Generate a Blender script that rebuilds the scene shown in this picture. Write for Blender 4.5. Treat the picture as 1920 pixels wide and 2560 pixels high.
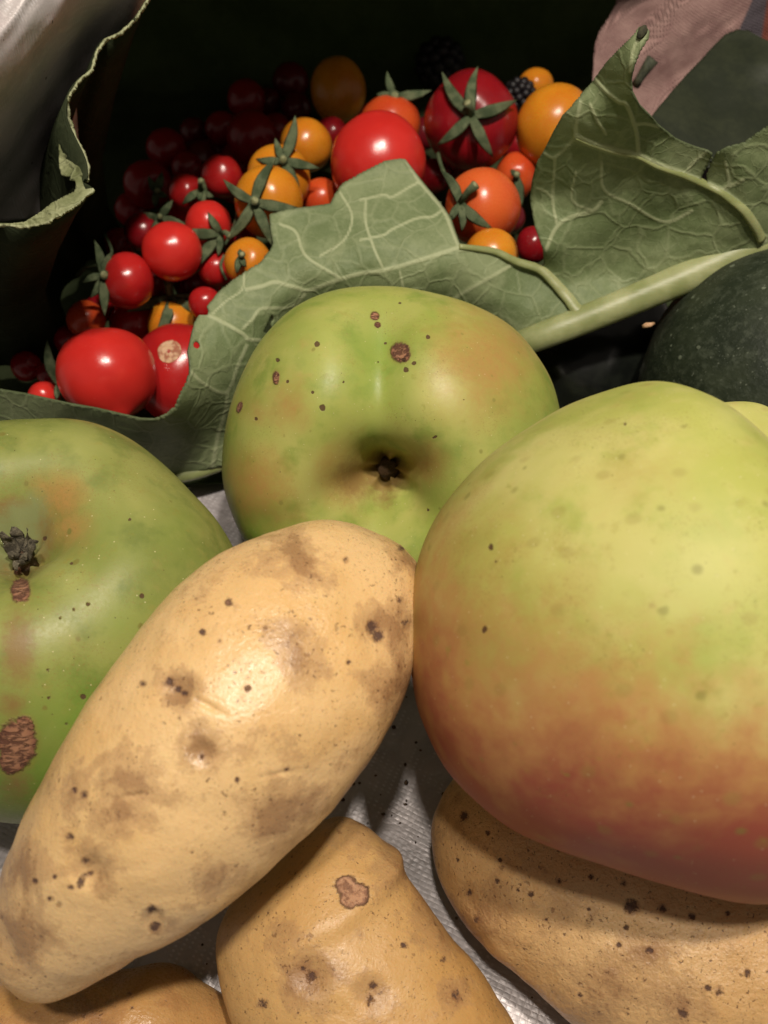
import bpy, bmesh, math, random
import numpy as np
from mathutils import Vector

for o in list(bpy.data.objects):
    bpy.data.objects.remove(o)
SC = bpy.context.scene
COL = SC.collection
CM = 0.01                                   # everything below is written in centimetres

# ------------------------------------------------------------------ camera, world, lamps
CAM_H, PITCH, F = 20.5, math.radians(55.0), 2217.0
cd = bpy.data.cameras.new("camera")
cam = bpy.data.objects.new("camera", cd); COL.objects.link(cam)
cam.location = (0, 0, CAM_H * CM)
cam.rotation_euler = (math.radians(90) - PITCH, 0, 0)
cd.sensor_fit = 'VERTICAL'; cd.sensor_height = 36.0; cd.sensor_width = 27.0
cd.lens = 36.0 * F / 2560.0
cd.clip_start = 0.01; cd.clip_end = 20
cd.dof.use_dof = True; cd.dof.focus_distance = 0.178; cd.dof.aperture_fstop = 21.0
SC.camera = cam

world = bpy.data.worlds.new("World"); SC.world = world; world.use_nodes = True
world.node_tree.nodes['Background'].inputs[0].default_value = (1.0, 0.88, 0.74, 1)
world.node_tree.nodes['Background'].inputs[1].default_value = 0.14

LDIR = np.array([0.07, -0.15, 0.98]); LDIR /= np.linalg.norm(LDIR)
def lamp(name, pos, watts, rad, col):
    ld = bpy.data.lights.new(name, 'AREA'); ld.shape = 'DISK'; ld.size = rad * 2 * CM
    ld.energy = watts; ld.color = col
    o = bpy.data.objects.new(name, ld); COL.objects.link(o)
    o.location = Vector(pos) * CM
    o.rotation_euler = (Vector((0, 14, 3)) - Vector(pos)).to_track_quat('-Z', 'Y').to_euler()
    return o
LC = np.array([0, 14, 3.0]) + LDIR * 72
lamp("ceiling_lamp", LC + np.array([6.2, 3.0, 0]), 3.8, 1.7, (1.0, 0.89, 0.77))
lamp("ceiling_lamp_second", LC + np.array([-5.8, -2.6, 0]), 2.1, 1.7, (1.0, 0.89, 0.77))

SC.view_settings.view_transform = 'Standard'; SC.view_settings.look = 'None'
SC.view_settings.exposure = 0.0; SC.view_settings.gamma = 1.0
SC.cycles.max_bounces = 8

# ------------------------------------------------------------------ geometry helpers
sP, cP = math.sin(PITCH), math.cos(PITCH)
RIGHT = np.array([1, 0, 0.0]); UP = np.array([0, sP, cP]); FWD = np.array([0, cP, -sP])
CPOS = np.array([0, 0, CAM_H])
def W(px, py, d):
    """point of the place seen at photo pixel px,py, d cm in front of the camera"""
    px = np.asarray(px, float)[..., None]; py = np.asarray(py, float)[..., None]; d = np.asarray(d, float)[..., None]
    return CPOS + FWD * d + RIGHT * (px - 960) / F * d + UP * (1280 - py) / F * d
def depth_z(py, z):
    """depth of the point on that row that is z cm above the tray"""
    py = np.asarray(py, float)
    return (CAM_H - z) / (sP - cP * (1280 - py) / F)
def PROJ(v):
    r = v - CPOS
    d = r @ FWD
    return 960 + F * (r @ RIGHT) / d, 1280 - F * (r @ UP) / d, d

def hashn(i, j, k, s):
    n = (i * 374761393 + j * 668265263 + k * 2147483647 + s * 974634777) & 0xFFFFFFFF
    n = ((n ^ (n >> 13)) * 1274126177) & 0xFFFFFFFF
    return ((n ^ (n >> 16)) & 0xFFFF) / 32767.5 - 1.0
def vnoise(p, seed=0):
    p = np.asarray(p, float); i = np.floor(p).astype(np.int64); f = p - i; f = f * f * (3 - 2 * f)
    r = 0
    for a in (0, 1):
        for b in (0, 1):
            for c in (0, 1):
                w = (f[:, 0] if a else 1 - f[:, 0]) * (f[:, 1] if b else 1 - f[:, 1]) * (f[:, 2] if c else 1 - f[:, 2])
                r = r + w * hashn(i[:, 0] + a, i[:, 1] + b, i[:, 2] + c, seed)
    return r
def fbm(p, seed=0, octs=3):
    return sum(vnoise(p * 2 ** k + 17.3 * k, seed + k) * 0.5 ** k for k in range(octs))

def link(name, data=None, parent=None, loc=None):
    o = bpy.data.objects.new(name, data); COL.objects.link(o)
    if parent is not None: o.parent = parent
    if loc is not None: o.location = Vector([float(c) * CM for c in loc])
    return o
def tag(o, label=None, cat=None, group=None, kind=None):
    if label: o['label'] = label
    if cat: o['category'] = cat
    if group: o['group'] = group
    if kind: o['kind'] = kind
    return o
def mesh(name, verts, faces, mat, parent=None, org=(0, 0, 0), attrs=None, smooth=True, own=True):
    """one mesh object; verts in world cm. org: world cm of the object (or of the parent thing)"""
    verts = np.asarray(verts, float) - np.asarray(org, float)
    me = bpy.data.meshes.new(name)
    if isinstance(faces, np.ndarray):
        n = faces.shape[1]
        me.vertices.add(len(verts)); me.vertices.foreach_set('co', (verts * CM).astype(np.float32).ravel())
        me.loops.add(faces.size); me.loops.foreach_set('vertex_index', faces.astype(np.int32).ravel())
        me.polygons.add(len(faces)); me.polygons.foreach_set('loop_start', np.arange(0, faces.size, n, dtype=np.int32))
        me.update(calc_edges=True)
    else:
        me.from_pydata([tuple(v) for v in verts * CM], [], faces)
    if smooth: me.polygons.foreach_set('use_smooth', np.ones(len(me.polygons), dtype=bool))
    me.materials.append(mat)
    for k, a in (attrs or {}).items():
        at = me.attributes.new(k, 'FLOAT', 'POINT'); at.data.foreach_set('value', np.asarray(a, np.float32))
    me.validate(); me.update()
    return link(name, me, parent, org if (parent is None and own) else None)
_ico = {}
def ico(sub):
    if sub not in _ico:
        bm = bmesh.new(); bmesh.ops.create_icosphere(bm, subdivisions=sub, radius=1)
        v = np.array([x.co[:] for x in bm.verts]); f = np.array([[q.index for q in p.verts] for p in bm.faces])
        bm.free(); v /= np.linalg.norm(v, axis=1)[:, None]; _ico[sub] = (v, f)
    return _ico[sub]
def closed_spline(pts, n=400):
    p = np.array(pts, float); m = len(p); out = []
    for i in range(m):
        a, b, c, d = p[i - 1], p[i], p[(i + 1) % m], p[(i + 2) % m]
        for t in np.linspace(0, 1, max(2, n // m), endpoint=False):
            out.append(0.5 * ((2 * b) + (-a + c) * t + (2 * a - 5 * b + 4 * c - d) * t * t + (-a + 3 * b - 3 * c + d) * t ** 3))
    return np.array(out)
def open_spline(pts, n=10):
    p = np.array(pts, float); p = np.vstack([2 * p[0] - p[1], p, 2 * p[-1] - p[-2]]); out = []
    for i in range(1, len(p) - 2):
        a, b, c, d = p[i - 1], p[i], p[i + 1], p[i + 2]
        for t in np.linspace(0, 1, n, endpoint=False):
            out.append(0.5 * ((2 * b) + (-a + c) * t + (2 * a - 5 * b + 4 * c - d) * t * t + (-a + 3 * b - 3 * c + d) * t ** 3))
    out.append(p[-2]); return np.array(out)
def vnormals(v, f):
    n = np.cross(v[f[:, 1]] - v[f[:, 0]], v[f[:, 2]] - v[f[:, 0]]); r = np.zeros_like(v)
    for k in range(f.shape[1]): np.add.at(r, f[:, k], n)
    return r / (np.linalg.norm(r, axis=1)[:, None] + 1e-12)
def sstep(x, a, b):
    t = np.clip((x - a) / (b - a), 0, 1); return t * t * (3 - 2 * t)
def marks(v, nrm, lst, power=1.0):
    """mark field on a surface: blemishes where the fruit has them; 1 at the middle, 0 at the rim"""
    px, py, d = PROJ(v); facing = np.einsum('ij,ij->i', nrm, CPOS - v) > 0
    r = np.zeros(len(v))
    for m in lst:
        x, y, rad = m[:3]; s = m[3] if len(m) > 3 else 1.0; el = m[4] if len(m) > 4 else 1.0; an = math.radians(m[5]) if len(m) > 5 else 0
        dx, dy = px - x, py - y; u = dx * math.cos(an) + dy * math.sin(an); w = (-dx * math.sin(an) + dy * math.cos(an)) / el
        r = np.maximum(r, s * np.clip(1 - np.hypot(u, w) / (rad * 1.6), 0, 1) ** power)
    return r * facing

def body_outline(outline, A, B, dA, dM, dB, thick=0.9, sub=7, lump=0.0, seed=1):
    """a solid tuber: its long axis runs from A to B, its breadth follows the outline, its depth is thick x breadth"""
    poly = closed_spline(outline, 500); A = np.array(A, float); B = np.array(B, float)
    ax = (B - A); L = np.linalg.norm(ax); ax /= L; pe = np.array([-ax[1], ax[0]])
    s = (poly - A) @ ax; t = (poly - A) @ pe
    s0, s1 = s.min(), s.max(); ss = np.linspace(s0, s1, 200)[1:-1]; lo = []; hi = []
    s_n, t_n = np.roll(s, -1), np.roll(t, -1)
    for q in ss:
        c = ((s - q) * (s_n - q) <= 0) & (s != s_n)
        tt = t[c] + (q - s[c]) / (s_n[c] - s[c]) * (t_n[c] - t[c]); lo.append(tt.min()); hi.append(tt.max())
    lo, hi = np.array(lo), np.array(hi)
    ss = np.r_[s0, ss, s1]; m0, m1 = (lo[0] + hi[0]) / 2, (lo[-1] + hi[-1]) / 2
    lo = np.r_[m0, lo, m1]; hi = np.r_[m0, hi, m1]
    v, f = ico(sub); mid, half = (s0 + s1) / 2, (s1 - s0) / 2
    sv = mid + half * v[:, 1]; l, h = np.interp(sv, ss, lo), np.interp(sv, ss, hi)
    rr = np.hypot(v[:, 0], v[:, 2]) + 1e-9; ux, uz = v[:, 0] / rr, v[:, 2] / rr
    t = (l + h) / 2 + (h - l) / 2 * ux
    k = np.clip((sv - s0) / (s1 - s0), 0, 1)
    D = dA * (1 - k) * (1 - 2 * k) + dM * 4 * k * (1 - k) + dB * k * (2 * k - 1)
    hw = (h - l) / 2 / F * D
    D2 = D - uz * hw * thick
    p = A + np.outer(sv, ax) + np.outer(t, pe)
    # keep the silhouette breadth true to size: use ring-centre depth for the sideways offset
    c = W(p[:, 0], p[:, 1], D) - FWD * (uz * hw * thick)[:, None]
    if lump:
        n = vnormals(c, f); c = c + n * (lump * fbm(c * 0.8, seed, 3))[:, None]
    return c, f

def apple_outline(outline, ctr, D, thick=0.95, sub=7):
    poly = closed_spline(outline, 500); ang = np.arctan2(poly[:, 1] - ctr[1], poly[:, 0] - ctr[0]); R = np.hypot(poly[:, 0] - ctr[0], poly[:, 1] - ctr[1])
    o = np.argsort(ang); ang, R = ang[o], R[o]; ang = np.r_[ang - 2 * np.pi, ang, ang + 2 * np.pi]; R = np.r_[R, R, R]
    v, f = ico(sub); a = np.arctan2(-v[:, 1], v[:, 0]); Rv = np.interp(a, ang, R); rm = R.mean()
    rho = np.hypot(v[:, 0], v[:, 1])
    RR = (rm + (Rv - rm) * sstep(rho, 0.0, 1.0)) * (0.993 if rm < 560 else 1.0)
    c0 = W(ctr[0], ctr[1], D)
    loc = np.stack([v[:, 0] * RR / F * D, v[:, 1] * RR / F * D, v[:, 2] * rm * thick / F * D], 1)
    return c0, loc, v, f
def cam2world(loc): return loc[:, :1] * RIGHT + loc[:, 1:2] * UP - loc[:, 2:3] * FWD

# thin-plate surface through control points
def tps(ctrl, vals):
    ctrl = np.array(ctrl, float) / 1000; n = len(ctrl)
    def K(a, b):
        r2 = ((a[:, None] - b[None]) ** 2).sum(-1) + 1e-12; return 0.5 * r2 * np.log(r2)
    M = np.zeros((n + 3, n + 3)); M[:n, :n] = K(ctrl, ctrl) + np.eye(n) * 1e-4; M[:n, n] = 1; M[:n, n + 1:] = ctrl
    M[n:, :n] = M[:n, n:].T; w = np.linalg.solve(M, np.r_[vals, 0, 0, 0])
    def ev(q):
        q = np.asarray(q, float) / 1000; out = []
        for i in range(0, len(q), 20000):
            s = q[i:i + 20000]; out.append(K(s, ctrl) @ w[:n] + w[n] + s @ w[n + 1:])
        return np.concatenate(out)
    return ev
def inside(q, poly):
    r = np.zeros(len(q), bool); x, y = q[:, 0], q[:, 1]; a = poly; b = np.roll(poly, -1, 0)
    for (x1, y1), (x2, y2) in zip(a, b):
        if y1 == y2: continue
        c = ((y1 > y) != (y2 > y)) & (x < (x2 - x1) * (y - y1) / (y2 - y1) + x1); r ^= c
    return r
def seg_near(q, poly, closed=True):
    a = poly; b = np.roll(poly, -1, 0) if closed else poly[1:]; a = a if closed else poly[:-1]
    best = np.full(len(q), 1e18); pt = q.copy()
    for p1, p2 in zip(a, b):
        d = p2 - p1; L = (d @ d) + 1e-12; t = np.clip(((q - p1) @ d) / L, 0, 1); c = p1 + t[:, None] * d
        e = ((q - c) ** 2).sum(1); m = e < best; best[m] = e[m]; pt[m] = c[m]
    return np.sqrt(best), pt
def sheet(poly, ctrl, step=6, holes=()):
    """triangulated sheet over an outline, its height over the tray given at control points (x, y, z or ('d', depth))"""
    poly = np.array(poly, float); x0, y0 = poly.min(0) - step; x1, y1 = poly.max(0) + step
    xs = np.arange(x0, x1, step); ys = np.arange(y0, y1, step); X, Y = np.meshgrid(xs, ys); q = np.stack([X.ravel(), Y.ravel()], 1)
    ok = inside(q, poly); dist, near = seg_near(q, poly)
    for h in holes:
        ih = inside(q, h); dh, nh = seg_near(q, h); ok2 = ok & ~ih
        m = dh < dist; dist[m] = dh[m]; near[m] = nh[m]; ok = ok2
    keep = ok | (dist < step * 0.72); snap = ~ok & keep; q2 = q.copy(); q2[snap] = near[snap]
    close = ok & (dist < step * 0.3); q2[close] = near[close]
    idx = -np.ones(len(q), int); idx[keep] = np.arange(keep.sum()); nx = len(xs)
    g = np.arange(len(q)).reshape(len(ys), nx); a, b, c, d = g[:-1, :-1].ravel(), g[:-1, 1:].ravel(), g[1:, 1:].ravel(), g[1:, :-1].ravel()
    fs = np.vstack([np.stack([a, d, c], 1), np.stack([a, c, b], 1)])
    cen = (q2[fs[:, 0]] + q2[fs[:, 1]] + q2[fs[:, 2]]) / 3
    area = np.abs(np.cross(q2[fs[:, 1]] - q2[fs[:, 0]], q2[fs[:, 2]] - q2[fs[:, 0]]))
    m = keep[fs].all(1) & inside(cen, poly) & (area > step * step * 0.02)
    for h in holes: m &= ~inside(cen, h)
    fs = idx[fs[m]]; q2 = q2[keep]
    cx = [(c[0], c[1]) for c in ctrl]; dv = [c[2][1] if isinstance(c[2], tuple) else float(depth_z(c[1], c[2])) for c in ctrl]
    D = tps(cx, dv)(q2)
    return q2, D, fs
def thicken(v, f, t):
    n = vnormals(v, f); m = len(v); e = {}
    for tri in f:
        for a, b in ((tri[0], tri[1]), (tri[1], tri[2]), (tri[2], tri[0])):
            a, b = int(a), int(b)
            if (b, a) in e: del e[(b, a)]
            else: e[(a, b)] = 1
    V = np.vstack([v, v - n * t]); side = []
    for a, b in e: side += [[b, a, a + m], [b, a + m, b + m]]
    return V, np.vstack([f, f[:, ::-1] + m, np.array(side)])
def tube(pts, rad, seg=10, flat=1.0, cap=True):
    pts = np.array(pts, float); rad = np.broadcast_to(np.array(rad, float), (len(pts),)); V = []; Fc = []
    ref = np.array([0.13, -0.5, 0.85])
    for i, p in enumerate(pts):
        t = pts[min(i + 1, len(pts) - 1)] - pts[max(i - 1, 0)]; t /= np.linalg.norm(t) + 1e-9
        u = np.cross(t, ref); u /= np.linalg.norm(u) + 1e-9; w = np.cross(u, t)
        for k in range(seg):
            a = 2 * math.pi * k / seg; V.append(p + rad[i] * (math.cos(a) * u + flat * math.sin(a) * w))
    for i in range(len(pts) - 1):
        for k in range(seg):
            a, b = i * seg + k, i * seg + (k + 1) % seg; Fc.append((a, b, b + seg, a + seg))
    if cap:
        Fc.append(tuple(range(seg - 1, -1, -1))); Fc.append(tuple((len(pts) - 1) * seg + k for k in range(seg)))
    return np.array(V), Fc

# ------------------------------------------------------------------ material helpers
class NT:
    def __init__(s, name):
        s.m = bpy.data.materials.new(name); s.m.use_nodes = True; s.t = s.m.node_tree; s.n = s.t.nodes; s.b = s.n['Principled BSDF']
        tc = s.n.new('ShaderNodeTexCoord'); oi = s.n.new('ShaderNodeObjectInfo')
        mp = s.n.new('ShaderNodeVectorMath'); mp.operation = 'MULTIPLY_ADD'
        s.t.links.new(tc.outputs['Object'], mp.inputs[0]); mp.inputs[1].default_value = (100, 100, 100)
        s.rnd = oi.outputs['Random']
        cx = s.math('MULTIPLY', s.rnd, 37.0); s.t.links.new(cx, mp.inputs[2]); s.co = mp.outputs[0]
    def put(s, sock, v):
        if isinstance(v, bpy.types.NodeSocket): s.t.links.new(v, sock)
        elif isinstance(v, (tuple, list)) and len(v) == 3 and sock.type == 'RGBA': sock.default_value = (*v, 1)
        else: sock.default_value = v
    def math(s, op, a, b=0.0, c=0.0, clamp=False):
        n = s.n.new('ShaderNodeMath'); n.operation = op; n.use_clamp = clamp
        s.put(n.inputs[0], a); s.put(n.inputs[1], b)
        if op in ('MULTIPLY_ADD',): s.put(n.inputs[2], c)
        return n.outputs[0]
    def add(s, a, b): return s.math('ADD', a, b)
    def mul(s, a, b): return s.math('MULTIPLY', a, b)
    def noise(s, scale, detail=3, rough=0.55, dist=0.0, co=None):
        n = s.n.new('ShaderNodeTexNoise'); s.put(n.inputs['Vector'], co or s.co); n.inputs['Scale'].default_value = scale
        n.inputs['Detail'].default_value = detail; n.inputs['Roughness'].default_value = rough; n.inputs['Distortion'].default_value = dist
        return n.outputs['Fac']
    def voro(s, scale, feature='F1', out='Distance', co=None, rnd=1.0):
        n = s.n.new('ShaderNodeTexVoronoi'); n.feature = feature; s.put(n.inputs['Vector'], co or s.co); n.inputs['Scale'].default_value = scale
        n.inputs['Randomness'].default_value = rnd
        return n.outputs[out]
    def ramp(s, v, lo, hi, a=0.0, b=1.0):
        n = s.n.new('ShaderNodeMapRange'); n.interpolation_type = 'SMOOTHSTEP'
        s.put(n.inputs['Value'], v); n.inputs['From Min'].default_value = lo; n.inputs['From Max'].default_value = hi
        n.inputs['To Min'].default_value = a; n.inputs['To Max'].default_value = b
        return n.outputs['Result']
    def mix(s, f, a, b):
        n = s.n.new('ShaderNodeMix'); n.data_type = 'RGBA'; s.put(n.inputs['Factor'], f); s.put(n.inputs['A'] if 0 else n.inputs[6], a); s.put(n.inputs[7], b)
        return n.outputs[2]
    def attr(s, name):
        n = s.n.new('ShaderNodeAttribute'); n.attribute_name = name; return n.outputs['Fac']
    def stretch(s, sc):
        n = s.n.new('ShaderNodeVectorMath'); n.operation = 'MULTIPLY'; s.t.links.new(s.co, n.inputs[0]); n.inputs[1].default_value = sc; return n.outputs[0]
    def bump(s, h, dist_cm, strength=1.0, prev=None):
        n = s.n.new('ShaderNodeBump'); s.put(n.inputs['Height'], h); n.inputs['Distance'].default_value = dist_cm * CM; n.inputs['Strength'].default_value = strength
        if prev is not None: s.t.links.new(prev, n.inputs['Normal'])
        return n.outputs[0]
    def out(s, col, rough=0.5, normal=None, spec=0.5, sss=0.0, sssr=(1, .4, .15), sss_cm=0.2, coat=0.0, metal=0.0, trans=None):
        b = s.b; s.put(b.inputs['Base Color'], col); s.put(b.inputs['Roughness'], rough); s.put(b.inputs['Specular IOR Level'], spec); s.put(b.inputs['Metallic'], metal)
        if normal is not None: s.t.links.new(normal, b.inputs['Normal'])
        if sss:
            b.inputs['Subsurface Weight'].default_value = sss; b.inputs['Subsurface Radius'].default_value = sssr; b.inputs['Subsurface Scale'].default_value = sss_cm * CM
        if coat: b.inputs['Coat Weight'].default_value = coat; b.inputs['Coat Roughness'].default_value = 0.08
        return s.m

def mat_potato(name, base=(0.74, 0.505, 0.240), skin=(0.45, 0.27, 0.125), dirt=0.5, coarse=1.0, dull=0.0):
    s = NT(name)
    n1 = s.noise(0.45, 4, 0.55, 0.6); n2 = s.noise(1.1, 7, 0.62, 0.7); n3 = s.noise(5.0, 6, 0.65); n4 = s.noise(22, 4, 0.65)
    c = s.mix(s.ramp(n1, 0.35, 0.68), base, tuple(x * y for x, y in zip(base, (0.92, 0.86, 0.74))))
    c = s.mix(s.ramp(s.noise(0.9, 3), 0.5, 0.75, 0, 0.5), c, tuple(x * y for x, y in zip(base, (1.08, 1.12, 1.15))))
    t = s.add(s.add(s.mul(s.attr('tan'), 0.95), s.mul(s.add(n2, -0.47), 1.9)), s.add(s.mul(s.add(n3, -0.5), 0.75), s.mul(s.add(n4, -0.5), 0.45)))
    c = s.mix(s.mul(s.ramp(t, 0.16, 0.40), 0.55), c, skin)
    c = s.mix(s.mul(s.ramp(t, 0.42, 0.80), 0.62), c, (0.25, 0.125, 0.055))
    c = s.mix(s.ramp(s.add(n3, s.mul(s.add(n4, -0.5), 0.6)), 0.60, 0.78, 0, 0.45), c, skin)
    jit = s.n.new('ShaderNodeVectorMath'); jit.operation = 'MULTIPLY_ADD'; jn = s.n.new('ShaderNodeTexNoise'); jn.inputs['Scale'].default_value = 9; jn.inputs['Detail'].default_value = 4
    s.t.links.new(s.co, jn.inputs['Vector']); s.t.links.new(jn.outputs['Color'], jit.inputs[0]); jit.inputs[1].default_value = (0.22, 0.22, 0.22); s.t.links.new(s.co, jit.inputs[2]); jc = jit.outputs[0]
    sp = None
    area = s.math('MAXIMUM', s.ramp(s.noise(0.8, 5, 0.65), 0.62 - 0.28 * dirt, 0.80 - 0.26 * dirt), s.ramp(t, 0.25, 0.7))
    for scl, lo, mx, w, col, msk in ((2.2, 0.55, 0.15, 0.55, (0.20, 0.095, 0.038), None), (4.6, 0.45, 0.19, 0.6, (0.16, 0.075, 0.03), area), (9.5, 0.25, 0.24, 0.75, (0.11, 0.05, 0.022), area), (21, 0.1, 0.28, 0.65, (0.13, 0.06, 0.028), area)):
        vd = s.voro(scl, co=jc); rv = s.voro(scl, out='Color', co=jc); sep = s.n.new('ShaderNodeSeparateColor'); s.t.links.new(rv, sep.inputs[0])
        k = s.ramp(s.math('SUBTRACT', s.ramp(sep.outputs[0], lo, 1.0, -0.03, mx), vd), -0.01, 0.05)
        if msk is not None: k = s.mul(k, msk)
        sp = k if sp is None else s.math('MAXIMUM', sp, k)
        c = s.mix(s.mul(k, w), c, col)
    scn = s.add(s.mul(s.add(s.noise(5, 6, 0.75), -0.5), 0.75), 0)
    sc = s.add(s.attr('scab'), scn); scm = s.ramp(sc, 0.30, 0.42)
    c = s.mix(s.mul(scm, 0.85), c, s.mix(s.ramp(s.noise(4, 5, 0.7), 0.42, 0.58), (0.17, 0.070, 0.045), (0.46, 0.25, 0.15)))
    ring = s.mul(s.ramp(sc, 0.22, 0.34), s.ramp(sc, 0.36, 0.55, 1, 0)); c = s.mix(s.mul(ring, 0.6), c, (0.10, 0.04, 0.025))
    dk = s.add(s.attr('dark'), s.add(s.mul(s.add(s.noise(7, 4, 0.75), -0.5), 1.5), s.mul(s.add(s.noise(20, 3, 0.7), -0.5), 1.2))); dkm = s.ramp(dk, 0.32, 0.72)
    dkm = s.mul(dkm, s.ramp(s.attr('dark'), 0.0, 0.15))
    hal = s.ramp(s.add(s.attr('dark'), s.mul(s.add(n3, -0.5), 0.4)), 0.05, 0.5)
    c = s.mix(s.mul(hal, 0.5), c, (0.24, 0.11, 0.045)); c = s.mix(s.mul(dkm, 0.88), c, (0.060, 0.026, 0.020))
    h = s.add(s.add(s.mul(n4, 0.20), s.mul(s.noise(60, 2, 0.6), 0.10)), s.mul(n3, 0.55)); h = s.add(h, s.mul(s.noise(2.2, 4, 0.6), 1.2)); h = s.add(h, s.mul(s.noise(11, 3, 0.6), 0.5 * coarse))
    h = s.add(h, s.mul(scm, 0.9)); h = s.add(h, s.mul(dkm, -0.8)); h = s.add(h, s.mul(sp, -0.3))
    r = s.add(s.ramp(s.noise(12, 5, 0.7), 0.3, 0.7, 0.21 + dull, 0.40 + dull), s.mul(s.math('MAXIMUM', scm, dkm), 0.4))
    return s.out(c, r, s.bump(h, 0.020 * coarse), 0.6, 0.12, sss_cm=0.25)
def mat_apple(name, base=(0.300, 0.355, 0.072), warm=(0.42, 0.42, 0.120), green=(0.18, 0.27, 0.042), speck=1.0, blur=0):
    s = NT(name)
    n1 = s.noise(0.42, 3, 0.5, 0.5); n2 = s.noise(1.1, 5, 0.6); n4 = s.noise(14, 4, 0.65)
    c = s.mix(s.ramp(n1, 0.36, 0.66), base, warm)
    c = s.mix(s.mul(s.ramp(n2, 0.46, 0.70), 0.75), c, green); c = s.mix(s.ramp(s.noise(2.6, 5, 0.65), 0.52, 0.72, 0, 0.35), c, warm)
    c = s.mix(s.ramp(s.attr('pale'), 0.0, 1.0, 0, 0.7), c, (0.60, 0.58, 0.22))
    c = s.mix(s.ramp(s.attr('deep'), 0.0, 1.0, 0, 0.85), c, (0.13, 0.27, 0.025))
    t = s.add(s.attr('blush'), s.mul(s.add(s.noise(1.6, 6, 0.65, 0.4), -0.5), 0.9))
    c = s.mix(s.mul(s.ramp(t, 0.0, 1.0), s.ramp(s.noise(9, 5, 0.75), 0.3, 0.62, 0.7, 1.0)), c, (0.39, 0.235, 0.07))
    t2 = s.add(s.attr('red'), s.add(s.mul(s.add(s.noise(0.7, 6, 0.62, 0.4), -0.5), 1.1), s.mul(s.add(s.noise(2.6, 3, 0.5), -0.5), 0.55)))
    c = s.mix(s.ramp(t2, 0.05, 0.75, 0, 0.8), c, (0.44, 0.20, 0.075))
    c = s.mix(s.ramp(t2, 0.50, 1.20, 0, 0.88), c, (0.28, 0.055, 0.042))
    lg = s.ramp(s.voro(1.5, co=s.stretch((1, 1.3, .9))), 0.10, 0.24, 1, 0); c = s.mix(s.mul(lg, 0.30), c, (0.26, 0.20, 0.05)) if blur else c
    wl = s.ramp(s.voro(3.1), 0.025, 0.05, 1, 0); c = s.mix(s.mul(wl, 0.5), c, (0.70, 0.60, 0.40)) if blur else c
    # darker green flecks, faint brown net, tiny lenticels
    fl = s.ramp(s.noise(3.2, 4, 0.6), 0.63, 0.74); c = s.mix(s.mul(fl, 0.38), c, (0.24, 0.26, 0.04))
    vd = s.voro(2.1); rv = s.voro(2.1, out='Color'); sep = s.n.new('ShaderNodeSeparateColor'); s.t.links.new(rv, sep.inputs[0])
    size = s.ramp(sep.outputs[1], 0.35, 1.0, 0.0, (0.18 if speck > 1.5 else 0.14) if not blur else 0.24)
    k = s.ramp(s.math('SUBTRACT', size, s.add(vd, s.mul(s.add(s.noise(10, 2), -0.5), 0.10))), 0.0, 0.06 if not blur else 0.14)
    c = s.mix(s.mul(k, 0.55 * speck), c, (0.20, 0.19, 0.045))
    vd3 = s.voro(5.5); lent = s.ramp(vd3, 0.04, 0.09, 1, 0); c = s.mix(s.mul(lent, min(1, 0.5 * speck)), c, (0.66, 0.60, 0.32))
    vd4 = s.voro(4.3, co=s.stretch((1.1, .93, 1.2))); d4 = s.ramp(vd4, 0.035, 0.075, 1, 0)
    c = s.mix(s.math('MULTIPLY', s.mul(d4, s.ramp(s.noise(0.8, 2), 0.40, 0.55)), 0.75 * speck, clamp=True), c, (0.10, 0.09, 0.02))
    net = s.mul(s.ramp(s.noise(24, 4, 0.75), 0.54, 0.64), s.ramp(s.noise(0.8, 4), 0.45, 0.62))
    c = s.mix(s.mul(net, 0.42 * speck), c, (0.25, 0.18, 0.05))
    st = s.mul(s.ramp(s.noise(3.5, 6, 0.72), 0.55, 0.68), s.ramp(s.noise(0.5, 3), 0.45, 0.6)); c = s.mix(s.mul(st, 0.30 * speck), c, (0.30, 0.24, 0.05))
    tn = s.add(s.attr('tan'), s.mul(s.add(s.noise(8, 5, 0.75), -0.5), 0.7))
    c = s.mix(s.ramp(tn, 0.15, 0.7, 0, 0.8), c, (0.23, 0.13, 0.045))
    gy = s.add(s.attr('grey'), s.mul(s.add(s.noise(6, 5, 0.75), -0.5), 0.7))
    c = s.mix(s.ramp(gy, 0.15, 0.7, 0, 0.85), c, (0.21, 0.25, 0.10))
    sc = s.add(s.attr('scab'), s.mul(s.add(s.noise(6, 5, 0.7), -0.5), 0.6)); scm = s.ramp(sc, 0.28, 0.46)
    rus = s.ramp(s.attr('scab'), 0.02, 0.4); c = s.mix(s.mul(rus, 0.4), c, (0.26, 0.20, 0.05))
    crk = s.ramp(s.noise(7, 4, 0.7, 0.8, co=s.stretch((0.7, 1.6, 1.6))), 0.42, 0.56)
    c = s.mix(scm, c, s.mix(s.ramp(s.attr('scab'), 0.3, 0.75), s.mix(crk, (0.09, 0.035, 0.022), (0.24, 0.10, 0.055)), s.mix(crk, (0.13, 0.055, 0.032), (0.36, 0.18, 0.10))))
    dk = s.add(s.attr('dark'), s.mul(s.add(s.noise(9, 3, 0.7), -0.5), 0.7)); dkm = s.ramp(dk, 0.36, 0.50)
    c = s.mix(s.mul(dkm, 0.92), c, (0.085, 0.040, 0.020))
    h = s.add(s.mul(n4, 0.10), s.mul(s.noise(50, 2), 0.05)); h = s.add(h, s.mul(scm, s.add(0.35, s.mul(crk, 1.0)))); h = s.add(h, s.mul(lent, 0.12)); h = s.add(h, s.mul(dkm, -0.3))
    r = s.add(s.ramp(n4, 0.3, 0.7, 0.40, 0.50) if not blur else 0.5, s.mul(s.math('MAXIMUM', scm, dkm), 0.4))
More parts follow.
